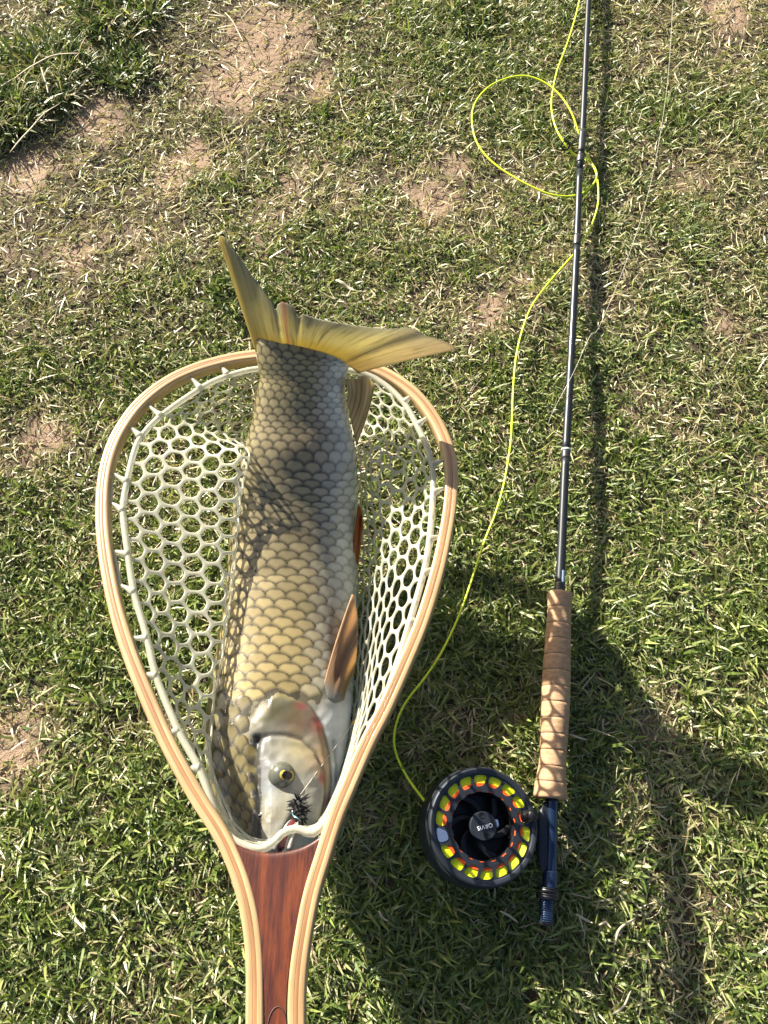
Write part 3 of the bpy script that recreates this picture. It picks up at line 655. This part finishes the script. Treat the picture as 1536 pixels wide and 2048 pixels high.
K = 60; TAB = np.empty((MC, K, 3)); cpx = PX(cord)
for t in range(MC):
    kx, ky = cpx[t]; k0 = cord[t]
    sy = float(np.clip(np.interp(ky, [735, 900, 1500, 1660], [900, 960, 1440, 1560]), 900, 1560))
    e0 = P(np.array(fcx(sy)), np.array(sy), bagz(sy))
    hz = k0[2]; wl = float(sstep(800, 880, ky)*sstep(1640, 1560, ky))
    if kx < fcx(ky):
        my = ky*.6+sy*.4; lx = fcx(my)-fhw(my)
        zt = fz(my)+fht(my)*.72+.016
        a = P(np.array(kx*.5+lx*.5), np.array(ky*.75+sy*.25), (hz+zt)*.5-.004); b = P(np.array(lx+8), np.array(my), zt); c = P(np.array(lx-2), np.array(my), fz(my)); d = P(np.array(lx+25), np.array(sy), fz(sy)-fht(sy)*.8-.005)
    else:
        my = ky*.6+sy*.4; lx = fcx(my)+fhw(my)
        a = P(np.array(kx*.62+lx*.38), np.array(ky*.8+sy*.2), hz-.026); b = P(np.array(kx*.25+lx*.75+4), np.array(my), fz(my)+.012); c = P(np.array(lx+6.), np.array(my), fz(my)-fht(my)*.5); d = P(np.array(lx-25.), np.array(sy), fz(sy)-fht(sy)*.9-.005)
    sag = [k0*(1-q)+e0*q for q in (.25, .5, .75)]; pw = 1.6 if ky < 1300 else 7.
    zz = np.array([k0[2]*(1-q)**pw+e0[2]*(1-(1-q)**pw) for q in (.25, .5, .75)])
    S_ = [np.r_[p[:2], z] for p, z in zip(sag, zz)]
    if wl > .999: ctl = [k0, a, b, c, d, e0]
    else:
        side = cat([k0, a, b, c, d, e0], K); plain_ = cat([k0, *S_, e0], K); TAB[t] = side*wl+plain_*(1-wl); continue
    TAB[t] = cat(ctl, K)
for _ in range(3): TAB[:, 3:] = (np.roll(TAB, 1, 0)[:, 3:]+2*TAB[:, 3:]+np.roll(TAB, -1, 0)[:, 3:])/4
NC_, NR_ = 56, 14
def net_at(x, y):
    a = (np.asarray(x)/NC_*MC) % MC; b = np.clip(np.asarray(y)/NR_*(K-1), 0, K-1.001); i = np.floor(a).astype(int); j = np.floor(b).astype(int); fa, fb = (a-i)[..., None], (b-j)[..., None]
    return (TAB[i, j]*(1-fa)+TAB[(i+1) % MC, j]*fa)*(1-fb)+(TAB[i, j+1]*(1-fa)+TAB[(i+1) % MC, j+1]*fa)*fb
cor = [(0, 2/3), (.5, 1/3), (.5, -1/3), (0, -2/3), (-.5, -1/3), (-.5, 1/3)]
out12 = []
for i in range(6): a, b = cor[i], cor[(i+1) % 6]; out12 += [a, ((a[0]+b[0])/2, (a[1]+b[1])/2)]
vmap, xy, F = {}, [], []
def vid(x, y, uniq=None):
    k = (round((x % NC_)*1000) % (NC_*1000), round(y*1000)) if uniq is None else uniq
    if k not in vmap: vmap[k] = len(xy); xy.append((x, y))
    return vmap[k]
jx = lambda a, b: .10*(vnoise(np.array(a*1.), np.array(b*1.), .9, 3)-.5)
for j in range(NR_):
    for i in range(NC_):
        X0, Y0 = i+.5*(j % 2), j+.25; o_ = [vid(X0+a, Y0+b) for a, b in out12]
        n_ = [vid(X0+a*(.80 if k % 2 == 0 else .845), Y0+b*(.80 if k % 2 == 0 else .845), (i, j, k)) for k, (a, b) in enumerate(out12)]
        F += [(o_[k], o_[(k+1) % 12], n_[(k+1) % 12], n_[k]) for k in range(12)]
xy = np.array(xy); xy = xy+np.stack([.22*(vnoise(xy[:, 0] % NC_, xy[:, 1], .8, 2)-.5), .22*(vnoise(xy[:, 0] % NC_, xy[:, 1], .8, 4)-.5)], 1)
nv = net_at(xy[:, 0], np.maximum(xy[:, 1], 0))
mesh_o = obj('net_mesh', nv, F, M_RUBBER, net)
md = mesh_o.modifiers.new('thickness', 'SOLIDIFY'); md.thickness = .0016; md.offset = 0
md = mesh_o.modifiers.new('round', 'SUBSURF'); md.levels = 1; md.render_levels = 1

# ------------------------------------------------------------------ fly in the fish's lip and its tippet
fp, fn = top_at(596, 1634, .005); fly = thing('fishing_fly', 'small black fly with spiky hackle hooked in the corner of the fish mouth', 'fishing fly', tuple(fp))
M_FLY = plain('black_fur', (.008, .008, .008), .8); M_TIN = plain('blue_tinsel', (.35, .65, .75), .15, metal=.7)
fpx = lambda x, y, l: top_at(x, y, l)[0]
b0, b1 = fpx(592, 1610, .004), fpx(598, 1648, .005)
ctl = np.array([b0*(1-t)+b1*t for t in np.linspace(0, 1, 24)]); rr = np.array([.0012+.0026*math.sin(math.pi*min(1, t*1.05))*(.8+.4*random.random()) for t in np.linspace(0, 1, 24)])
v, f, _ = tube(ctl, rr, 9); obj('fly_body', v, f, M_FLY, fly)
HV, HF = [], []
for k in range(110):
    t = random.uniform(.05, 1); c = b0*(1-t)+b1*t; d = np.array([random.gauss(0, 1), random.gauss(0, .8), random.gauss(.35, .7)]); d /= np.linalg.norm(d)
    ln = random.uniform(.004, .0115); sdv = np.cross(d, [0.3, .2, 1]); sdv = sdv/np.linalg.norm(sdv)*random.uniform(.0003, .0009); k0 = len(HV)
    HV += [c-sdv, c+sdv, c+d*ln*.6+sdv*1.1, c+d*ln*.6-sdv*1.1, c+d*ln]; HF += [(k0, k0+1, k0+2, k0+3), (k0+3, k0+2, k0+4)]
o = obj('hackle', HV, HF, M_FLY, fly, smooth=False); o['kind'] = 'stuff'
v, f, _ = tube(cat([fpx(582, 1632, .006), fpx(585, 1642, .008), fpx(592, 1651, .007), fpx(598, 1652, .004)], 16), .0005, 6); obj('hook_bend', v, f, M_TIN, fly)
kn = fpx(697, 1446, .004); ty = fpx(592, 1608, .005)
M_TIP = Mat('clear_tippet', .2, (.75, .72, .62)); M_TIP.translucent((.8, .78, .7), .4, .25); M_TIP = M_TIP.m
tip = thing('tippet', 'thin clear line with a tiny orange knot running across the fish gill cover', 'fishing line', tuple(kn))
pp = np.array([ty*(1-t)+kn*t for t in np.linspace(0, 1, 14)])
for i in range(1, 13):
    q = PX(pp[i]); s_ = top_at(q[0], q[1])[0]; pp[i][2] = max(pp[i][2], s_[2]+.0012)
v, f, _ = tube(pp, .00024, 6); obj('strand', v, f, M_TIP, tip)
v, f, _ = tube(cat([kn-np.array([.0015, .002, 0]), kn, kn+np.array([.0012, .0022, .0005])], 8), [.0004, .0008, .001, .001, .001, .0008, .0006, .0004], 8); obj('knot', v, f, plain('orange_knot', (.75, .42, .08), .4), tip)

# ------------------------------------------------------------------ fly rod
rod = thing('fly_rod', 'dark graphite fly rod with cork grip lying on the grass beside the net', 'fishing rod', tuple(ROD3[-1]*[1, 1, 0]))
tipd = (ROD3[0]-ROD3[2]); tipd[2] = 0; tipd /= np.linalg.norm(tipd)
ends = [ROD3[0]+tipd*d+np.array([0, 0, .0]) for d in (1.75, 1.2, .7, .3)]
rpts = np.concatenate([np.array(ends), ROD3]); rl = cat(rpts, 200); rpx = PX(rl)
def rod_r(i):   # radius from photo width
    y = rpx[i, 1]; w_ = np.interp(y, [-110, 0, 300, 480, 700, 900, 1080, 1186], [10, 10.5, 13, 14, 15.2, 16.6, 18.2, 19.5])
    r_ = w_/2*mpp(rl[i]); d = np.linalg.norm(rl[i, :2]-ROD3[0, :2]) if rl[i, 1] > ROD3[0, 1] else 0
    return r_*max(.22, 1-d*.42)
yk = [i for i in range(len(rl))]
FER = {490: 'joint', 905: 'joint'}
segs = [(0, 2e3, 336), (0, 336, 489), (0, 489, 905), (0, 905, 1186)]
cuts = [-1e9, 336, 489, 905, 1e9]
for a, b in zip(cuts[:-1], cuts[1:]):
    ii = [i for i in range(len(rl)) if a-8 <= rpx[i, 1] <= b+8]
    if a == -1e9: ii = [i for i in range(len(rl)) if rl[i, 1] > 1.02 or rpx[i, 1] <= b+8]
    v, f, _ = tube(rl[ii], [rod_r(i) for i in ii], 16); obj('rod_section', v, f, M_BLANK, rod)
def rod_pt(y):
    x = np.interp(y, ROD[:, 1], ROD[:, 0]); return P(np.array(x), np.array(float(y)), float(rod_z(y)))
def band(y0, y1, k, mat, name, n=8):
    ys = np.linspace(y0, y1, n); p = np.array([rod_pt(y) for y in ys]); w_ = np.interp(ys, ROD[:, 1], [10, 10.5, 12.5, 13.2, 14, 15.2, 16.6, 18.2, 19.5])
    r_ = np.array([w_[i]/2*mpp(p[i])*k for i in range(n)]); r_[0] *= .94; r_[-1] *= .94
    v, f, _ = tube(p, r_, 18); return obj(name, v, f, mat, rod)
band(262, 306, 1.22, M_WRAP, 'thread_wrap'); band(312, 326, 1.28, M_WRAP, 'thread_wrap'); band(471, 492, 1.16, M_WRAP, 'ferrule_wrap'); band(902, 918, 1.12, M_WRAP, 'ferrule_wrap'); band(898.5, 902, 1.2, M_RING, 'pale_ring'); band(1166, 1187, 1.16, M_WRAP, 'winding_check')
# decal on the blank
dp = np.array([rod_pt(y) for y in np.linspace(1143, 1168, 6)]); r0 = 19.3/2*mpp(dp[0]); th_ = np.linspace(.15, .75, 5); v = []
for p in dp:
    for t in th_: v.append(p+np.array([math.sin(t)*r0*1.03, 0, math.cos(t)*r0*1.03]))
obj('decal', v, grid_faces(6, 5), plain('pale_blue_decal', (.45, .58, .75), .3), rod)
# stripping guide
gc = P(np.array(1131.), np.array(291.), .024); a0 = rod_pt(283)
gr_ = [gc+np.array([.0046*math.cos(t), .0050*math.sin(t)*.72, .0050*math.sin(t)*.69]) for t in np.linspace(0, 2*math.pi, 33)]
v, f, _ = tube(gr_, .0010, 8, False); gd = obj('guide_ring', v, f, M_BLACK, rod)
for dy in (-.004, .004): v, f, _ = tube(cat([gc+np.array([.0046, dy*.3, 0]), (gc+a0)/2+np.array([.002, dy*.8, .001]), a0+np.array([-.001, dy*2, .003])], 10), .0006, 6); obj('guide_foot', v, f, M_BLACK, rod)
# cork grip: rings glued end to end
GR = np.array([(1186, 1120, 49), (1196, 1119.5, 50), (1225, 1118.5, 47), (1276, 1116, 50), (1334, 1113.5, 55), (1393, 1111.5, 57), (1451, 1109, 56), (1510, 1106, 53), (1540, 1104, 56), (1568, 1101.5, 63), (1592, 1101, 68), (1597, 1101, 66)], float)
NRG = 13; eg = np.linspace(1187, 1597, NRG+1)
for k in range(NRG):
    ys = np.linspace(eg[k]+.06, eg[k+1]-.06, 8); xs = np.interp(ys, GR[:, 0], GR[:, 1])
    wd = cat(GR[:, [0, 2]], 120); w_ = np.interp(ys, wd[:, 0], wd[:, 1]); p = P(xs, ys, rod_z(ys)); r_ = np.array([w_[i]/2*mpp(p[i]) for i in range(8)])
    r_[0] -= .00005; r_[-1] -= .00005; v, f, _ = tube(p, r_, 32); obj('cork_ring', v, f, M_CORK, rod)
def seat(y0, y1, x0, x1, w0, w1, mat, name, n=14, ridges=0, sides=28):
    ys = np.linspace(y0, y1, n); p = P(np.linspace(x0, x1, n), ys, rod_z(ys)); r_ = np.linspace(w0, w1, n)/2*np.array([mpp(q) for q in p])
    if ridges: r_ = r_*(1+.045*np.sin(np.linspace(0, ridges*2*math.pi, n)))
    v, f, _ = tube(p, r_, sides); return obj(name, v, f, mat, rod)
seat(1592, 1752, 1104, 1101, 25, 26, M_SEAT, 'reel_seat'); seat(1742, 1776, 1101, 1099.5, 31, 32, M_SEAT, 'sliding_hood')
seat(1775, 1784, 1096.5, 1096, 46, 48, M_BLACK, 'locking_nut', 8, 2); seat(1787, 1798, 1096, 1095.5, 48, 46, M_BLACK, 'locking_nut', 8, 2)
seat(1796, 1846, 1094, 1092.5, 31, 31, M_SEAT, 'threaded_barrel', 90, 11); seat(1845, 1850, 1092.5, 1092, 37, 35, M_BLACK, 'butt_cap')

# ------------------------------------------------------------------ fly reel
reel = thing('fly_reel', 'slate grey large arbor fly reel loaded with yellow line beside the cork grip', 'fishing reel', tuple(REEL_C*[1, 1, 0]))
nrm = Vector((math.sin(R(11)), 0.02, math.cos(R(11)))).normalized(); exv = Vector((1, 0, 0)); exv = (exv-nrm*exv.dot(nrm)).normalized(); eyv = nrm.cross(exv)
MR = Matrix.Translation(Vector(REEL_C)) @ Matrix((exv, eyv, nrm)).transposed().to_4x4() @ Matrix.Scale(REEL_R, 4)
def rob(name, v, f, mat, smooth=True, **k): return obj(name, [tuple(MR @ Vector(tuple(map(float, p)))) for p in v], f, mat, reel, smooth=smooth, sharp=35, **k)
# frame behind the spool
v, f = lathe([(.86, -.68), (1.00, -.68), (1.03, -.64), (1.03, -.13), (1.015, -.10), (.97, -.10), (.97, -.60), (.30, -.60), (.30, -.68)], 96, None, True); rob('reel_frame', v, f, M_REEL)
v, f = lathe([(.885, -.02), (.895, .025), (.915, .04), (.965, .045), (.99, .03), (1.0, 0.), (1.0, -.08), (.93, -.08), (.885, -.05)], 120, None, True); rob('spool_rim', v, f, M_REEL)
# slotted spool face
NS = 18; a0_ = R(90+2)
def slot_face():
    V, F = [], []; half = math.pi/NS; ri, ro = .60, .893
    for s_ in range(NS):
        ca = a0_-s_*2*half; N = 28; hol = []
        for k in range(N):     # rounded trapezoid, wider outside, leaning a little
            t = 2*math.pi*(k+.5)/N; c_, q_ = math.cos(t), math.sin(t); se = lambda w: math.copysign(abs(w)**.55, w)
            r_ = .775+.098*se(q_); hol.append((ca+se(c_)*(.132+.020*se(q_))*1.05-.030*se(q_), r_))
        out_ = []
        for k in range(N):
            t = 2*math.pi*(k+.5)/N; c_, q_ = math.cos(t), math.sin(t); m_ = max(abs(c_), abs(q_)); out_.append((ca+half*c_/m_, (ri+ro)/2+(ro-ri)/2*q_/m_))
        b_ = len(V)
        for z in (0., -.045):
            for a, r_ in out_+hol: V.append((r_*math.cos(a), r_*math.sin(a), z))
        for k in range(N):
            k2 = (k+1) % N
            F += [(b_+k, b_+k2, b_+N+k2, b_+N+k), (b_+2*N+k2, b_+2*N+k, b_+3*N+k, b_+3*N+k2), (b_+N+k, b_+N+k2, b_+3*N+k2, b_+3*N+k)]
    return V, F
v, f = slot_face(); rob('spool_face', v, f, M_REEL, False)
# scalloped inner edge with small drilled holes
V_, F_ = [], []; NH = 17*12
for z in (0.002, -.05):
    for k in range(NH):
        a = 2*math.pi*k/NH; ph = ((k % 12)-6)/12*2*math.pi/17; hr = .056; d2 = hr**2-(ph*.612)**2
        ri = .575+(0 if d2 <= 0 else .012+math.sqrt(d2)*.92)
        for r_ in (ri, .672): V_.append((r_*math.cos(a), r_*math.sin(a), z))
for k in range(NH):
    k2 = (k+1) % NH; o2 = 2*NH; F_ += [(2*k, 2*k+1, 2*k2+1, 2*k2), (2*k, 2*k2, 2*k2+o2, 2*k+o2)]
rob('inner_ring', V_, F_, M_REEL, False)
# coils of line and backing below the slots
prof = []
for k in range(9): 
    for t in np.linspace(math.pi, 0, 6): prof.append((.735+.022*k+.011*math.cos(t), -.040+.011*math.sin(t)))
v, f = lathe([(.724, -.4)]+prof+[(.93, -.4)], 90, caps=False); rob('line_coil', v, f, M_LINED)
prof = []
for k in range(12):
    for t in np.linspace(math.pi, 0, 5): prof.append((.592+.0125*k+.006*math.cos(t), -.022+.006*math.sin(t)))
v, f = lathe([(.585, -.4)]+prof+[(.738, -.4)], 90, caps=False); rob('backing_coil', v, f, M_BACK)
# dark well with swept spokes and the hub
v, f = lathe([(.584, -.02), (.572, -.05), (.565, -.5), (.02, -.52)], 80, caps=False); rob('spool_well', v, f, M_BLACK)
for k in range(6):
    b_ = 2*math.pi*k/6+.4; c_ = [(r_*math.cos(b_+s_), r_*math.sin(b_+s_), -.30+.05*r_) for r_, s_ in ((.18, 0), (.30, .12), (.42, .34), (.575, .62))]
    v, f, _ = tube(cat(c_, 16), np.linspace(.05, .075, 16), 8, flat=.7); rob('spoke', v, f, M_BLACK)
v, f = lathe([(.17, -.5), (.17, -.12), (.235, -.10), (.245, -.07), (.245, .0), (.235, .015), (.01, .015)], 60); rob('hub_cap', v, f, M_REEL)
for x_, y_ in ((-.03, .175), (.05, -.165)):
    v, f = lathe([(.058, .012), (.058, .020), (.046, .021), (.040, .017), (.004, .016)], 24, Matrix.Translation((x_, y_, 0))); rob('hub_screw', v, f, M_BLACK)
bx = [(.215, .0), (.262, -.02), (.285, .02), (.27, .105), (.235, .115), (.215, .09)]
v = [(x_, y_, z) for z in (-.06, .0) for x_, y_ in bx]; n_ = len(bx); f = [tuple(range(n_, 2*n_)), tuple(range(n_))[::-1]]+[(k, (k+1) % n_, n_+(k+1) % n_, n_+k) for k in range(n_)]
rob('release_latch', v, f, M_SILV, False)
# polished counterweight filling one slot
cw_a = a0_-13*2*math.pi/NS; N = 28; hol = []
for k in range(N):
    t = 2*math.pi*(k+.5)/N; se = lambda w: math.copysign(abs(w)**.55, w); q_ = math.sin(t); a = cw_a+se(math.cos(t))*(.132+.020*se(q_))*1.03-.030*se(q_); r_ = .775+.096*se(q_); hol.append((r_*math.cos(a), r_*math.sin(a)))
v = [(x_, y_, z) for z in (-.05, .008) for x_, y_ in hol]; f = [tuple(range(N, 2*N)), tuple(range(N))[::-1]]+[(k, (k+1) % N, N+(k+1) % N, N+k) for k in range(N)]
rob('counterweight', v, f, M_SILV, False)
kx_, ky_ = .80, .165
v, f = lathe([(.10, 0), (.115, .02), (.115, .05), (.075, .07), (.07, .12), (.085, .20), (.095, .34), (.09, .40), (.06, .425), (.004, .43)], 32, Matrix.Translation((kx_, ky_, 0))); rob('crank_knob', v, f, M_BLACK)
# foot joining the reel to the seat
fa_ = np.array(MR @ Vector((1.02, 0, -.30)));
ft = [P(np.array(x_), np.array(y_), z_) for x_, y_, z_ in ((1093., 1604., .036), (1089., 1625., .036), (1085., 1650., .036), (1085., 1700., .036), (1089., 1730., .036), (1094., 1748., .036))]
v, f, _ = tube(cat(ft, 24), np.interp(np.linspace(0, 1, 24), [0, .15, .5, .85, 1], [.0020, .0048, .0062, .0048, .0020]), 12, flat=.55); obj('reel_foot', v, f, M_REEL, reel)
fm = (ft[2]+ft[3])/2; st_ = cat([fa_-np.array([.006, 0, 0]), fa_+np.array([.003, 0, 0]), fm], 10); v, f, _ = tube(st_, .0062, 12, flat=.6); obj('foot_stem', v, f, M_REEL, reel)
# lettering on the hub
cu = bpy.data.curves.new('lettering', 'FONT'); cu.body = 'ORVIS'; cu.size = .098; cu.align_x = 'CENTER'; cu.align_y = 'CENTER'; cu.extrude = .0015; cu.space_character = 1.12; cu.offset = .0012
to = bpy.data.objects.new('lettering_curve', cu); C.objects.link(to); bpy.context.view_layer.update()
me = bpy.data.meshes.new_from_object(to.evaluated_get(bpy.context.evaluated_depsgraph_get())); bpy.data.objects.remove(to)
me.transform(MR @ Matrix.Translation((.02, -.01, .0175)) @ Matrix.Rotation(R(193), 4, 'Z')); me.materials.clear(); me.materials.append(M_WHITE); me.name = 'lettering'; link('lettering', me, reel)

# ------------------------------------------------------------------ fly line: one strand from the reel, under and round the rod, out past the top
gl = .0165
FL = [(905, 1640, .045), (880, 1632, .044), (862, 1618, .040), (840, 1590, .030), (815, 1555, .022), (795, 1515, gl), (788, 1480, gl), (795, 1440, gl), (815, 1400, gl), (850, 1355, gl), (880, 1310, gl), (910, 1250, gl), (930, 1200, gl), (950, 1140, gl),
      (970, 1080, gl), (990, 1030, gl), (1005, 980, gl), (1015, 930, gl), (1022, 880, gl), (1025, 820, gl), (1027, 770, gl), (1033, 710, gl), (1045, 660, gl), (1062, 615, gl), (1090, 575, gl), (1120, 540, gl), (1150, 505, .0125), (1172, 473, .012), (1188, 438, .014),
      (1197, 400, gl), (1194, 352, gl), (1183, 325, .015), (1170, 300, .010), (1160, 274, .010), (1145, 228, gl), (1122, 191, gl), (1090, 165, gl), (1050, 152, gl), (1010, 158, gl), (975, 176, gl), (950, 207, gl), (944, 242, gl), (954, 285, gl), (982, 322, gl), (1030, 357, gl),
      (1090, 385, gl), (1130, 393, .014), (1155, 390, .010), (1172, 382, .010), (1188, 366, .014), (1194, 350, .0185), (1186, 330, .014), (1168, 318, .0085), (1148, 308, .012), (1128, 285, .019), (1111, 255, .018), (1103, 215, gl), (1106, 180, gl), (1115, 140, gl), (1130, 100, gl), (1145, 55, gl), (1157, 10, gl), (1166, -40, gl), (1172, -110, .013)]
fl = np.array(FL, float); l3 = P(fl[:, 0], fl[:, 1], fl[:, 2]); l3[3:, 2] += .0022*(vnoise(l3[3:, 0], l3[3:, 1], 30, 1)-.5)
v, f, _ = tube(cat(l3, 420), .0011, 8); tag(obj('fly_line', v, f, M_LINE), 'yellow green fly line looping over the grass from the reel and round the rod', 'fishing line')
LD = [(1095, 850), (1110, 815), (1147, 745), (1180, 672), (1200, 650), (1263, 495), (1303, 360), (1327, 226), (1339, 120), (1347, -20)]
ld = np.array(LD, float); z_ = np.full(len(ld), .017); z_[2] = .034; z_[1] = .026; z_[3] = .022
v, f, _ = tube(cat(P(ld[:, 0], ld[:, 1], z_), 120), .00026, 6); tag(obj('leader_line', v, f, M_TIP), 'hair thin clear leader crossing over the rod and trailing through the grass', 'fishing line')

# ------------------------------------------------------------------ taller weeds and loose dry bits
def clump(name, label, cx_, cy_, rpx_, nb, lmax, seed, green=.8):
    r = np.random.default_rng(seed); c = P(np.array(float(cx_)), np.array(float(cy_)), 0.); rad = rpx_*mpp(c)
    a = r.uniform(0, 6.28, nb); q = rad*np.sqrt(r.random(nb)); base = np.stack([c[0]+q*np.cos(a), c[1]+q*np.sin(a), np.zeros(nb)], 1); base[:, 2] = gz(base[:, 0], base[:, 1])
    gcol = np.where((r.random(nb) < green)[:, None], pick(GREEN[:5], nb, r)*.8, pick(STRAW, nb, r))
    az = a+r.normal(0, 1.6, nb); v, cc = blades(base, az, r.uniform(.35, 1.35, nb), r.uniform(.4, 1., nb)*lmax, r.uniform(.0018, .0038, nb), r.normal(1., .4, nb), r.normal(0, .5, nb), gcol)
    o = big_mesh(name, v-c, cc, M_GRASS); o.location = tuple(c); return tag(o, label, 'grass clump')
clump('grass_clump', 'tall dark green grass clump sprouting on the bare soil', 70, 150, 105, 1500, .040, 1, .7)
clump('grass_clump', 'dark leafy grass clump behind the bare reddish soil', 240, 25, 85, 700, .040, 2, .75)
clump('grass_clump', 'small dark green tuft with one long upright leaf below the tall clump', 15, 235, 60, 520, .055, 3)
clump('grass_clump', 'bright green low tuft between the bare soil patches', 250, 135, 55, 420, .026, 4, .9)
clump('grass_clump', 'small fresh green tuft next to the tail fin', 470, 590, 45, 260, .026, 5, .9)
clump('grass_clump', 'thick deep green tuft near the rod tip end of the line loop', 950, 30, 60, 420, .026, 6, .85)
STEMS = [([(20, 305), (55, 265), (85, 228), (120, 208)], .022, 'long pale creeping runner stem between the two dark clumps'), ([(25, 160), (70, 130), (110, 108), (165, 107)], .035, 'straw coloured runner arching over the tall grass clump'),
         ([(82, 135), (90, 160), (97, 188)], .02, 'pale bent root below the tall grass clump'), ([(450, 25), (470, 50), (487, 85)], .010, 'thin curved pale stem on the bare soil'), ([(672, 560), (690, 570), (710, 582)], .019, 'pale flat wood chip lying beyond the tail fin'),
         ([(1152, 1828), (1172, 1840), (1185, 1846)], .018, 'white dry bract beside the reel seat butt'), ([(1198, 1850), (1212, 1845), (1222, 1856)], .018, 'forked white dry bract right of the rod butt'), ([(1230, 1890), (1238, 1860), (1270, 1836)], .020, 'long curling pale grass stem right of the rod butt'),
         ([(1222, 2030), (1250, 2010), (1262, 1980)], .016, 'forked brown twig in the shaded grass'), ([(758, 1822), (766, 1836), (776, 1842)], .018, 'white dry leaf sliver in the shaded grass near the handle'), ([(1000, 1822), (1020, 1832), (1036, 1845)], .018, 'pale thin stalk in the shade below the reel'),
         ([(1135, 1468), (1155, 1474), (1175, 1480)], .020, 'frayed white straw against the cork grip shadow')]
for pts, z0_, lab in STEMS:
    a = np.array(pts, float); p3 = P(a[:, 0], a[:, 1], z0_); m_ = 18; c3_ = cat(p3, m_); r_ = np.interp(np.linspace(0, 1, m_), [0, .3, .8, 1], [.5, 1, .8, .3])*(.0022 if 'chip' in lab else .0011)
    c3_[:, 2] += .0012*np.sin(np.linspace(0, 7, m_)); v, f, _ = tube(c3_, r_, 7, flat=.5); nm = 'wood_chip' if 'chip' in lab else ('twig' if 'twig' in lab else 'dry_stem')
    tag(obj(nm, v, f, M_STRAW), lab, nm.replace('_', ' '))
